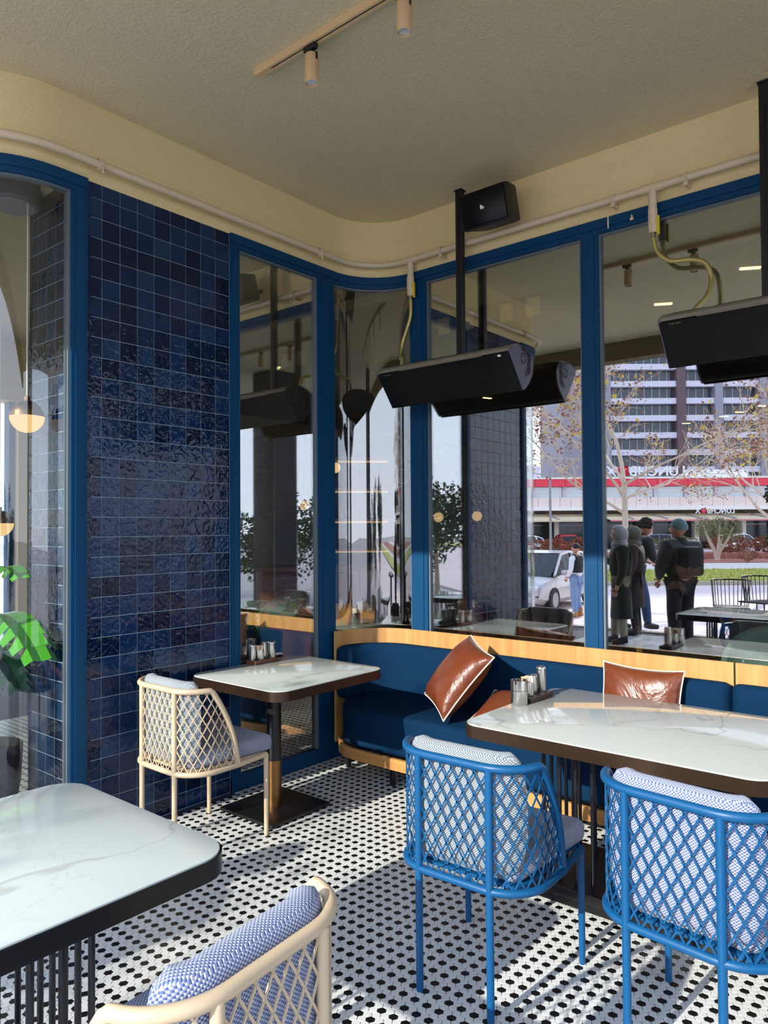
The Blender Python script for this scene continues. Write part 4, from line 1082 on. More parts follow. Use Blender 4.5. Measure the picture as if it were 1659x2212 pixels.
def sign(name, parent, txt, s, d, z, size, mat, depth=.06, off=70):
    cu = bpy.data.curves.new(name, 'FONT'); cu.body = txt; cu.size = size; cu.extrude = depth/2; cu.space_character = 1.02; cu.offset = size*.018
    tmp = bpy.data.objects.new('tmp_text', cu); C.objects.link(tmp); bpy.context.view_layer.update()
    me = bpy.data.meshes.new_from_object(tmp); bpy.data.objects.remove(tmp); me.materials.clear(); me.materials.append(M[mat])
    o = bpy.data.objects.new(name, me); C.objects.link(o); o.parent = parent; o.location = (-s, d-off, z+.4); o.rotation_euler = (PI/2, 0, 0)
    xs = [v.co.x for v in me.vertices]; return o, max(xs)
def lunch(s_left, d, z, size, tag_):
    # the reader's left end is at the larger s
    o, w = sign('sign_letters', LB, 'LUNCHB', s_left, d, z, size, 'white_letter'); x = s_left-w-size*.12
    c = MB().rbox(-x+0, -x+size*.72, d-70-.05, d-70+.05, z+.4-.03*size, z+.4+size*.72, size*.16, 2); cube = c.build('sign_cube', 'red_letter', LB)
    MB().tube([(-x+size*.10, d-70-.06, z+.4+size*.5), (-x+size*.36, d-70-.06, z+.4+size*.38), (-x+size*.62, d-70-.06, z+.4+size*.5)], size*.025, 4).tube([(-x+size*.36, d-70-.06, z+.4+size*.38), (-x+size*.36, d-70-.06, z+.4+size*.02)], size*.025, 4).build('cube_edges', 'white_letter', cube)
    sign('sign_letters', LB, 'X', x-size*.86, d, z, size, 'white_letter')
lunch(28.25, 69.25, 6.32, 1.30, 0)
MB().box(-28.3, -22.6, .1, .2, 6.66, 6.7).build('sign_rail', 'tower_grey', LB)
lunch(31.4, 66.3, 2.72, .62, 1)
# tower behind
TW = thing('tower_block', 'tall grey tower with rows of balconies behind the shops', 'tower', st(32, 130, -.4), SROT)
def tbox(name, s0, s1, d0, d1, z0, z1, mat, parent=None): return MB().box(-(s1-32), -(s0-32), d0-130, d1-130, z0+.4, z1+.4).build(name, mat, parent or TW)
tbox('core', 31.8, 95, 131.2, 150, -.4, 62, 'tower_grey'); tbox('corner_pier', 31.6, 35.2, 129.5, 132, -.4, 62, 'tower_grey')
for s0 in (38.5, 51.5, 58.2, 74, 88): tbox('pier', s0, s0+(1.4 if s0 not in (51.5,) else 1.6), 129.4, 132, -.4, 62, 'tower_grey' if s0 != 51.5 else 'tower_brown')
tbox('pier', 66.0, 70.6, 129.3, 132, -.4, 62, 'tower_grey')
bays = ((35.2, 38.5), (39.9, 51.5), (53.1, 58.2), (59.6, 66.0), (70.6, 74), (75.4, 88))
for fl in range(18):
    z = 5+3.02*fl
    for a, b in bays:
        s_ = tbox('balcony_slab', a, b, 129.7, 131.3, z, z+1.0, 'tower_slab')
        wd = tbox('window', a+.2, b-.2, 130.9, 131.1, z+1.0, z+3.0, 'facade_glass')
        mm = MB(); q = a+.9
        while q < b-.3: mm.box(-(q+.07-32), -(q-32), .8, .9, z+1.4, z+3.4); q += 1.35
        mm.build('mullion', 'tower_slab', wd)
    if fl > 0: w = tbox('window', 67.3, 69.4, 129.2, 129.4, z+.9, z+2.6, 'facade_glass')
# hazy sky side: nothing more. street lamp posts
for k, (s, d) in enumerate(((1.85*4, 33), (17.2, 62))):
    pl = thing('street_pole', 'slim grey street pole, %s across the street' % ('nearer one' if k == 0 else 'farther one'), 'pole', st(s, d, -.05)); MB().tube([(0, 0, -.2), (0, 0, 4.2)], [.06, .05], 8).build('post', 'tower_grey', pl); MB().tube([(0, 0, 4.2), (0, -.5, 4.35)], [.04, .03], 6).build('arm', 'tower_grey', pl)
um = thing('parasol', 'closed dark parasol before the shops', 'parasol', st(17.7, 60, -.3)); MB().tube([(0, 0, 0), (0, 0, 3.4)], .05, 8).build('pole', 'tower_slab', um)
MB().lathe([(.05, 3.3), (.22, 2.6), (.34, 1.9), (.30, 1.7), (.05, 1.75)], 12).build('canopy', 'dark_void', um, smooth=30)

# ------------------------------------------------------------------ cars
def car(label, loc, rz, paint, L=4.2, hatch=True, group='parked cars'):
    c = thing('car', label, 'car', loc, rz, group); Wd = .87
    k = L/4.2
    # rings along the length: x, half width at sill, half width at belt, belt height, roof height, roof half width, floor height
    side = [(-2.10, .46, .60, .74), (-2.06, .30, .66, .86), (-1.92, .24, .72, .95), (-1.55, .20, .80, 1.0)]
    rings = []
    X = [(-2.10, .70, .62, .44), (-2.04, .80, .72, .30), (-1.85, .84, .84, .24), (-1.2, .87, .90, .20), (0, .88, .90, .20), (.75, .88, .89, .20), (1.2, .87, .84, .20), (1.75, .84, .74, .22), (2.02, .76, .62, .28), (2.12, .62, .50, .42)]
    m = MB(); vs = []; n = 12
    for x, w, zb, zl in X:
        ring = [(w*.86, zl), (w, zl+.12), (w*1.0, (zl+zb)/2), (w*.985, zb-.06), (w*.93, zb), (w*.5, zb+.02)]
        ring = ring+[(-a, b) for a, b in reversed(ring)]
        vs += [(x*k, a, b) for a, b in ring]
    m.add(vs, [(i*n+j, i*n+(j+1) % n, (i+1)*n+(j+1) % n, (i+1)*n+j) for i in range(len(X)-1) for j in range(n)]+[tuple(range(n-1, -1, -1)), tuple((len(X)-1)*n+j for j in range(n))])
    m.build('body', paint, c, smooth=40)
    R = [(-1.98 if hatch else -1.55, .80, .90, .80, .91), (-1.72 if hatch else -1.25, .62, .90, 1.30, .72), (-1.3 if hatch else -.9, .60, .9, 1.44, .66), (-.3, .60, .9, 1.48, .66), (.25, .6, .9, 1.42, .66), (1.12, .7, .88, .88, .80)]
    m = MB(); vs = []
    for x, rw, bz, rz_, bw in R:
        vs += [(x*k, bw if bw > .7 else .83, bz-.02), (x*k, rw, rz_), (x*k, -rw, rz_), (x*k, -(bw if bw > .7 else .83), bz-.02)]
    q = len(R); m.add(vs, [(i*4+j, i*4+j+1, (i+1)*4+j+1, (i+1)*4+j) for i in range(q-1) for j in range(3)]+[(0, 1, 2, 3), ((q-1)*4+3, (q-1)*4+2, (q-1)*4+1, (q-1)*4)])
    m.build('cabin_glass', 'car_glass', c, smooth=15)
    # roof skin and pillars in paint
    rf = MB(); rv = []
    for x, rw, bz, rz_, bw in R[1:5]: rv += [(x*k, rw*1.02, rz_+.012), (x*k, -rw*1.02, rz_+.012), (x*k, rw*1.05, rz_-.05), (x*k, -rw*1.05, rz_-.05)]
    for i in range(3):
        a = i*4; b = a+4; rf.add([rv[a], rv[a+1], rv[b+1], rv[b], rv[a+2], rv[a+3], rv[b+3], rv[b+2]], [(0,1,2,3), (0,3,7,4), (1,5,6,2)])
    for sy in (1, -1):
        rf.tube([(R[4][0]*k, sy*.62, R[4][3]-.01), (R[5][0]*k, sy*.80, .89)], .035, 5); rf.tube([(R[1][0]*k, sy*.64, R[1][3]-.02), (R[0][0]*k, sy*.82, .88)], .06, 5); rf.tube([(-.35*k, sy*.645, 1.43), (-.42*k, sy*.845, .89)], .035, 5); rf.tube([(-1.25*k, sy*.645, 1.40), (-1.4*k, sy*.85, .89)], .06, 5)
    rf.build('roof', paint, c, smooth=30)
    for sx in (-1.28, 1.28):
        for sy in (1, -1):
            w = MB().tube([(sx*k, sy*.70, .31), (sx*k, sy*.885, .31)], .31, 20).build('wheel', 'rubber', c, smooth=40)
            hbm = MB().tube([(sx*k, sy*.84, .31), (sx*k, sy*.893, .31)], .19, 16)
            hbm.build('hub_cap', 'hub', w, smooth=40)
    for sy in (1, -1):
        MB().rbox(-2.11*k, -1.98*k, sy*.62-.16, sy*.62+.16, .66, .82, .03).build('tail_light', 'tail_red', c)
        MB().rbox(1.9*k, 2.06*k, sy*.56-.16, sy*.56+.16, .56, .70, .04).build('head_light', 'lens_glass', c)
        MB().rbox(.78*k, .92*k, sy*.97-.09, sy*.97+.09, .90, 1.03, .04).build('mirror', paint, c)
    MB().box(-2.115*k, -2.10*k, -.26, .26, .50, .61).build('number_plate', 'white_panel', c)
    MB().rbox(-2.14*k, -2.0*k, -.7, .7, .34, .48, .03).build('bumper', paint, c)
    return c
car('silver car parked at the kerb, mirrored beyond the curved glass', st(4.25, 20.0, -.55), SROT-math.radians(55), 'paint_silver', 4.3)
car('red hatchback seen from behind before the shops', st(15.8, 65, -.55), SROT+math.radians(90), 'paint_red')
car('white hatchback parked beside the olive tree', st(29.2, 61, -.55), SROT+math.radians(150), 'paint_white')
car('grey car parked behind the curly haired person', st(22.6, 62, -.55), SROT+math.radians(20), 'paint_grey')
car('dark car parked near the right end of the shops', st(33.4, 60, -.55), SROT+math.radians(100), 'paint_dark')
car('dark hatchback parked left of the red one', st(12.2, 66, -.55), SROT+math.radians(90), 'paint_dark')
car('white car parked behind the planting left of the red one', st(10.5, 58, -.55), SROT+math.radians(5), 'paint_white')

# ------------------------------------------------------------------ outdoor seats by the kerb
def spindle_chair(label, loc, rz):
    c = thing('spindle_chair', label, 'chair', loc, rz, 'black spindle chairs outdoors')
    MB().rbox(-.22, .22, -.2, .22, .44, .465, .01).build('seat', 'black_metal', c)
    for x in (-.2, .2):
        for y in (-.18, .2): MB().tube([(x*.95, y*.95, .44), (x*1.08, y*1.08, 0)], .011, 6).build('leg', 'black_metal', c)
    back = arc(0, 0.02, .235, 190, 350, 12); MB().tube([(x*1.06, y*1.1, .82) for x, y in back], .011, 6).build('back_hoop', 'black_metal', c)
    me = None
    for x, y in back:
        MB().tube([(x*.95, y*.9, .46), (x*1.06, y*1.1, .82)], .006, 5).build('spindle', 'black_metal', c)
    return c
spindle_chair('black spindle-back chair by the outdoor dark table', st(4.75, 10.2, 0), SROT+math.radians(200)); spindle_chair('black spindle-back chair behind the other outdoor one', st(5.5, 10.9, 0), SROT+math.radians(150))
ot2 = thing('outdoor_table', 'dark square outdoor table on a block foot by the kerb', 'table', st(6.6, 10.3, 0), SROT); MB().rbox(-.55, .55, -.45, .45, .70, .75, .01).build('table_top', 'walnut', ot2); MB().rbox(-.16, .16, -.16, .16, 0, .70, .01).build('pedestal', 'walnut', ot2)
# ------------------------------------------------------------------ rooms behind the glass
def lamp_bar(x, y, z, rz, lab):
    t = thing('ceiling_light', lab, 'ceiling light', (x, y, z), rz, 'slim warm ceiling lights indoors')
    MB().rbox(-.075, .075, -.022, .022, -.03, 0, .008).build('housing', 'track_paint', t); MB().rbox(-.066, .066, -.017, .017, -.04, -.028, .006).build('diffuser', 'lamp_bar', t)
lamp_bar(-1.97, 5.75, 3.32, .5, 'slim warm ceiling light indoors, lower left of the pair by the gas hose'); lamp_bar(-1.25, 5.33, 3.32, .5, 'slim warm ceiling light indoors at the upper right of the end window')
for k, (x, y) in enumerate(((-4.0, 12.7), (-3.3, 12.3), (-3.0, 12.0), (-2.6, 11.6), (-5.2, 8.4), (-6.0, 7.4), (-4.4, 6.4))):
    lamp_bar(x, y, 3.32, .4+.2*k, 'slim warm ceiling light deep inside the room, %s' % ('farthest of the row', 'second farthest of the row', 'third farthest of the row', 'nearest of the row', 'lowest behind the heater', 'over the bar', 'between heater and bar')[k])
def globe(name, lab, loc, r, drop, group):
    t = thing(name, lab, 'pendant lamp', loc, 0, group)
    MB().ball((0, 0, 0), r, 20, 12).build('globe', 'lamp_soft', t, smooth=60); MB().tube([(0, 0, r), (0, 0, drop)], .006, 6).build('cord', 'brass', t); MB().cyl(0, 0, r*.9, r*1.25, r*.35, 12).build('cap', 'brass', t, smooth=40)
for k, (x, y, z) in enumerate(((-5.25, 7.34, 1.70), (-4.89, 7.64, 1.71), (-5.7, 6.0, 2.25), (-6.4, 6.2, 1.85))): globe('pendant_lamp', 'small warm globe lamp hanging deep indoors, %s' % ('left of the mirrored pier', 'on the mirrored pier', 'highest of them', 'near the bar')[k], (x, y, z), .06, 3.4-z, 'small globe lamps indoors')
# brass half globe behind the curved corner glass
pd = thing('pendant_lamp', 'brass and crackle glass globe pendant behind the curved corner window', 'pendant lamp', (-4.023, 1.83, 2.185)); pd.scale = (.87, .87, .87)
up = [(.0, .105)]+[(.1*math.cos(math.radians(a)), .1*math.sin(math.radians(a))) for a in range(80, -1, -10)]; lo = [(.1*math.cos(math.radians(a)), .1*math.sin(math.radians(a))) for a in range(0, -81, -10)]+[(0, -.1)]
MB().lathe(up[::-1], 28).build('brass_shade', 'brass', pd, smooth=50); MB().lathe(lo, 28).build('glass_shade', 'lamp_soft', pd, smooth=50)
MB().tube([(0, 0, .1), (0, 0, (3.77-2.185)/.87)], .005, 6).build('cord', 'paper', pd); MB().cyl(0, 0, .1, .125, .018, 12).build('cap', 'brass', pd)
pd2 = dup(pd, (-5.12, 2.15, 1.62), 0, 'brass and crackle glass globe pendant cut by the left edge of the view')
dr = thing('ceiling_drum', 'round grey ceiling fitting behind the curved corner window', 'ceiling light', (-4.13, 1.80, ZC)); MB().lathe([(0, -.42), (.125, -.42), (.14, -.405), (.145, -.30), (.13, -.295), (.03, -.29), (.03, 0)], 32).build('drum_body', 'heater_grey', dr, smooth=40); MB().lathe([(0, -.428), (.11, -.428), (.115, -.42), (0, -.42)], 32).build('drum_cover', 'tower_grey', dr, smooth=40)
# plants indoors
def blade_leaf(m, base, d, up, L, w, droop, n=7, fold=.25, splits=False):
    d = Vector(d).normalized(); s = d.cross(Vector((0, 0, 1))).normalized(); V = []; p = Vector(base)
    for i in range(n+1):
        t = i/n; q = p+d*L*t+Vector((0, 0, up*L*t-droop*L*t*t)); ww = w*math.sin(PI*min(1, .06+.94*t)**.75)*(1-.2*t)+.001
        nz = Vector((0, 0, 1))
        V += [q-s*ww+nz*ww*fold, q, q+s*ww+nz*ww*fold]
    F = []
    for i in range(n):
        a = i*3; F += [(a, a+1, a+4, a+3), (a+1, a+2, a+5, a+4)]
    m.add(V, F)
def split_leaf(name, parent, base, d, tilt, L, w, mat, droop=.5):
    # monstera-like leaf: fingers either side of a midrib
    m = MB(); d = Vector(d).normalized(); s = d.cross(Vector((0, 0, 1))).normalized(); N = 7
    mid = [Vector(base)+d*L*t/N+Vector((0, 0, tilt*L*t/N-droop*L*(t/N)**2)) for t in range(N+1)]
    for i in range(N):
        a, b = mid[i], mid[i+1]
        for sg in (1, -1):
            t = (i+.5)/N; ww = w*(math.sin(PI*(.18+.74*t))**.6); fwd = d*(.20*L*(1-t)+.05*L)
            tip = (a+b)/2+s*sg*ww+fwd*.6+Vector((0, 0, -ww*.35)); md = (a+b)/2+s*sg*ww*.55+fwd*.3+Vector((0, 0, ww*.10)); e = (b-a)*.46
            m.add([a, b, md+e*1.05, md-e*1.05, tip+e*.55, tip-e*.75], [(0, 1, 2, 3), (3, 2, 4, 5)] if sg > 0 else [(3, 2, 1, 0), (5, 4, 2, 3)])
    o = m.build(name, mat, parent, fix=False); 
    mod = o.modifiers.new('thick', 'SOLIDIFY'); mod.thickness = .0015; return o
mo = thing('monstera', 'large split-leaved monstera in a dark basket behind the curved corner window', 'plant', (-4.32, 1.76, 0))
MB().lathe([(0, 0), (.13, 0), (.165, .18), (.175, .38), (.165, .39), (.15, .34), (0, .33)], 24).build('basket', 'basket', mo, smooth=40); MB().lathe([(0, .335), (.15, .335)], 20).build('soil', 'soil_red', mo)
LV = [((.14, .0, 1.12), (1, -.02), .10, .50, .145, 'leaf_green'), ((.06, .0, 1.34), (.9, .0), .45, .36, .10, 'leaf_green'), ((.03, -.06, 1.26), (.6, -.2), .5, .30, .08, 'leaf_green'), ((.08, -.02, .94), (.9, .1), -.2, .30, .12, 'leaf_deep'), ((-.05, -.1, 1.0), (-.7, -.2), .1, .34, .12, 'leaf_green'), ((.0, -.05, .82), (.9, -.3), 0, .28, .11, 'leaf_deep'), ((.05, -.12, .86), (.55, -.35), -.1, .22, .09, 'leaf_deep')]
for b, d, tl, L, w, mt in LV:
    split_leaf('leaf', mo, b, (d[0], d[1], 0), tl, L, w, mt); MB().tube(smoothpath([(0, 0, .33), (b[0]*.4, b[1]*.4, b[2]*.65), b], 5), [.009]*10+[.006], 5).build('stem', 'leaf_green', mo)
hp = thing('potted_herb', 'small bushy plant with grey green leaves at the foot of the monstera', 'plant', (-4.36, 1.44, 0)); MB().lathe([(0, 0), (.09, 0), (.115, .34), (.10, .34), (0, .32)], 18).build('pot', 'basket', hp, smooth=40)
g = random.Random(9); m = MB()
for k in range(46): a = g.uniform(0, 2*PI); blade_leaf(m, (.02*math.cos(a), .02*math.sin(a), .33), (math.cos(a), math.sin(a), 0), g.uniform(.4, 1.6), g.uniform(.10, .19), .016, .5, 4)
m.build('foliage', 'leaf_deep', hp, fix=False)
pm = thing('palm_plant', 'slender palm with arching thin leaves behind the tall narrow window', 'plant', (-3.98, 3.42, 0)); MB().lathe([(0, 0), (.13, 0), (.16, .85), (.14, .85), (0, .82)], 20).build('pot', 'basket', pm, smooth=40)
g = random.Random(12)
for k in range(13):
    a = k*2.4; m = MB(); d = Vector((math.cos(a), math.sin(a), 0)); L = g.uniform(.35, .6); u = g.uniform(1.2, 2.2)
    rib = [Vector((0, 0, .82))+d*L*t/9*.7+Vector((0, 0, u*L*(t/9)*.6-.55*L*(t/9)**2)) for t in range(10)]; m.tube(rib, [.005]*5+[.003]*5, 4)
    for i in range(3, 10):
        for sg in (1, -1): blade_leaf(m, rib[i], d+d.cross(Vector((0, 0, 1)))*sg*.8, .3, .17, .007, .5, 3, .1)
    m.build('frond', 'leaf_green', pm, fix=False)
# booth, planter, round table with chairs, bar
CROT = math.atan2(.63986, .76846)       # furniture set square to the diagonal view line of the room
bo = thing('leather_booth', 'dark brown channelled leather booth seat behind the wide window', 'booth', (-2.92, 5.22, 0), CROT)
for k in range(13): MB().rbox(-.78+.12*k, -.665+.12*k, -.06, .06, .42, 1.02, .035, 3).build('back_channel', 'dark_leather', bo, smooth=60)
MB().rbox(-.8, .8, .05, .62, .12, .45, .05, 3).build('seat', 'dark_leather', bo, smooth=60); MB().rbox(-.78, .78, -.05, .6, 0, .13, .01).build('base', 'black_metal', bo)
b2 = thing('leather_booth', 'tan leather booth with rounded back seen through the curved inner window', 'booth', (-5.65, 5.5, 0), CROT-.1)
MB().rbox(-.5, .5, -.08, .06, .05, 1.12, .06, 4).build('back', 'tan_leather', b2, smooth=60); MB().rbox(-.5, .5, .04, .6, .1, .46, .05, 3).build('seat', 'tan_leather', b2, smooth=60); MB().rbox(-.48, .48, -.06, .58, 0, .11, .01).build('base', 'black_metal', b2)
pb = thing('planter_box', 'slatted planter box with spiky and bushy plants indoors', 'planter', (-3.35, 6.15, 0), CROT); 
for k in range(11): MB().rbox(-.66+.12*k, -.55+.12*k, -.2, -.18, 0, 1.02, .004).build('slat', 'walnut_red', pb)
MB().box(-.66, .66, -.178, .2, 0, .98).build('box', 'walnut', pb)
g = random.Random(14); m = MB()
for k in range(70): a = g.uniform(0, 2*PI); blade_leaf(m, (g.uniform(-.55, .1), g.uniform(-.1, .1), .97), (math.cos(a), math.sin(a), 0), g.uniform(.6, 2.2), g.uniform(.2, .42), .010, .6, 5)
m.build('spiky_leaves', 'leaf_olive', pb, fix=False); V, F = [], []; leafcloud(g, [((.25+.15*k, 0, 1.1), .17) for k in range(3)], 700, .03, V, F, .5); MB().add(V, F).build('foliage', 'leaf_deep', pb, fix=False)['kind'] = 'stuff'
rt = thing('round_table', 'round pale-topped table with dark rim seen through the curved inner window', 'table', (-4.28, 4.75, 0)); MB().lathe([(0, .72), (.37, .72), (.385, .725), (.385, .748), (.378, .752), (0, .752)], 40).build('table_top', 'marble', rt, smooth=30); MB().lathe([(.386, .70), (.386, .75), (.37, .75), (.37, .70), (.386, .70)], 40).build('rim', 'bronze_band_dark', rt, smooth=40); MB().cyl(0, 0, .02, .72, .035, 14).build('column', 'black_metal', rt, smooth=40); MB().lathe([(0, 0), (.22, 0), (.22, .015), (.05, .03), (0, .03)], 24).build('foot', 'black_metal', rt, smooth=40)
steel_cup('napkin_cup', 'steel cup of white napkins on the round table indoors', 'cup', (-4.25, 4.72, .752), .04, .10)
tag(MB().rbox(-4.275, -4.225, 4.70, 4.74, .76, .89, .008).build('napkin_bundle', 'paper'), 'bundle of white napkins in the steel cup on the round table', 'napkins')
def wood_chair(label, loc, rz):
    c = thing('wooden_chair', label, 'chair', loc, rz, 'wooden chairs indoors')
    MB().rbox(-.22, .22, -.21, .22, .44, .465, .012).build('seat', 'oak_long', c); 
    P = arc(0, .25, .46, 245, 295, 8); m = MB(); q = offs(P, .014); m.prism(P+q[::-1], .60, .84); m.build('backrest', 'oak_long', c, smooth=30)
    for x in (-.19, .19): MB().tube([(x, -.19, 0), (x, -.19, .46), (x*.95, -.20, .80)], .015, 8).build('rear_leg', 'oak_upright', c, smooth=50); MB().tube([(x, .19, 0), (x, .19, .45)], .016, 8).build('front_leg', 'oak_upright', c, smooth=50)
wood_chair('round-backed wooden chair right of the round table indoors', (-3.95, 5.5, 0), 2.2); wood_chair('round-backed wooden chair behind the round table indoors', (-4.75, 5.2, 0), 3.6); wood_chair('round-backed wooden chair deeper in the room behind the wide window', (-4.3, 7.2, 0), 2.8)
ba = thing('bar_counter', 'pale panelled bar counter deep indoors', 'bar', (-6.2, 6.95, 0), CROT+.1); MB().rbox(-1.3, 1.3, -.3, .3, 1.06, 1.11, .01).build('counter_top', 'oak_long', ba)
for k in range(12): MB().rbox(-1.26+.21*k, -1.06+.21*k, -.27, -.25, 0, 1.06, .004).build('panel', 'pink_panel', ba)
MB().box(-1.26, 1.26, -.25, .27, 0, 1.05).build('carcass', 'dark_void', ba)
bs = thing('bottle_shelf', 'dark back shelf with warm light strips behind the bar', 'shelf', (-7.15, 7.95, 0), CROT+.1)
MB().box(-.5, .5, .12, .16, 0, 2.9).build('back_panel', 'dark_void', bs)
for z in (1.25, 1.68, 2.12, 2.56): MB().rbox(-.5, .5, -.14, .14, z, z+.03, .004).build('shelf_board', 'oak_long', bs); MB().box(-.48, .48, .09, .115, z-.03, z-.005).build('light_strip', 'strip_light', bs)
bs_m = Matrix.Translation(bs.location) @ Matrix.Rotation(CROT+.1, 4, 'Z'); first = {}
for r_, z in enumerate((1.28, 1.71, 2.15)):
    for k in range(9):
        mt = ('bottle_amber', 'bottle_red', 'bottle_green')[(k+r_) % 3]
        if mt not in first:
            o = MB().lathe([(0, 0), (.034, 0), (.036, .01), (.036, .17), (.014, .215), (.013, .27), (.016, .272), (.016, .285), (0, .285)], 12).build('bottle', mt, smooth=40); first[mt] = o
        else: o = first[mt].copy(); C.objects.link(o)
        o.location = bs_m @ Vector((-.42+.105*k, -.03, z+.002)); tag(o, '%s glass bottle on the %s board of the back shelf' % (mt.split('_')[1], ('lowest', 'middle', 'top')[r_]), 'bottle', '%s bottles on the %s board' % (mt.split('_')[1], ('lowest', 'middle', 'top')[r_]))
# mint armchair, small table and blue cup indoors near the end window
mc = thing('armchair', 'mint green tub armchair indoors behind the end window', 'armchair', (-1.15, 5.35, 0), CROT+2.6)
P = arc(0, 0, .30, 170, 370, 16); m = MB(); vs = []
for i, (x, y) in enumerate(P):
    h = .46+.40*math.sin(PI*i/16)**.5
    for rr, z in ((1.0, .40), (1.1, h), (1.06, h+.02), (.98, h), (.86, .44)): vs.append((x*rr, y*rr, z))
m.add(vs, [(i*5+j, i*5+(j+1) % 5, (i+1)*5+(j+1) % 5, (i+1)*5+j) for i in range(16) for j in range(5)]+[(4, 3, 2, 1, 0), tuple(80+j for j in range(5))]); m.build('tub_back', 'mint_fabric', mc, smooth=40)
MB().rbox(-.27, .27, -.25, .27, .36, .47, .04, 3).build('seat', 'mint_fabric', mc, smooth=50)
for x in (-.2, .2):
    for y in (-.2, .2): MB().tube([(x, y, .37), (x*1.15, y*1.15, 0)], [.016, .01], 8).build('leg', 'black_metal', mc)
it = thing('cafe_table', 'small dark table before the seated person indoors', 'table', (-1.50, 6.27, 0)); MB().rbox(-.3, .3, -.3, .3, .72, .75, .006).build('table_top', 'walnut', it); MB().cyl(0, 0, .02, .72, .03, 12).build('column', 'black_metal', it); MB().rbox(-.2, .2, -.2, .2, 0, .02, .004).build('foot', 'black_metal', it)
cu = thing('paper_cup', 'ribbed bright blue cup with a whitish top on the table indoors', 'cup', (-1.66, 6.06, .75)); 
m = MB(); N = 24; vs = []
for z, r in ((0, .06), (.15, .085)):
    for k in range(N): rr = r*(1 if k % 2 else .93); vs.append((rr*math.cos(2*PI*k/N), rr*math.sin(2*PI*k/N), z))
m.add(vs, [(k, (k+1) % N, N+(k+1) % N, N+k) for k in range(N)]+[tuple(range(N-1, -1, -1)), tuple(range(N, 2*N))]); m.build('cup_body', 'blue_cup', cu)
g = random.Random(3); m = MB()
for k in range(40): a = g.uniform(0, 6.28); r = g.uniform(0, .075); m.rbox(r*math.cos(a)-.012, r*math.cos(a)+.012, r*math.sin(a)-.008, r*math.sin(a)+.008, .15, .16+g.uniform(0, .035), .003, 1)
m.build('whipped_top', 'paper', cu)

# dark inner door with a round seal, seen through the curved inner window
dd = thing('inner_door', 'dark inner door with a pale round seal behind the curved inner window', 'door', (-4.96, 6.28, 0), CROT)
MB().rbox(-.16, .16, 0, .03, .02, 2.3, .004).build('door_leaf', 'dark_void', dd)
sm = MB()
for rr, tt in ((.078, .003), (.068, .0015), (.046, .0015)):
    sm.tube([(rr*math.cos(2*PI*k/28), -.002, 2.13+rr*math.sin(2*PI*k/28)) for k in range(28)], tt, 4, closed=True)
for k in range(9): a = 2*PI*k/9; sm.tube([(.012*math.cos(a), -.002, 2.13+.012*math.sin(a)), (.034*math.cos(a+.5), -.002, 2.13+.034*math.sin(a+.5))], .0012, 4)
sm.build('round_seal', 'tower_grey', dd)
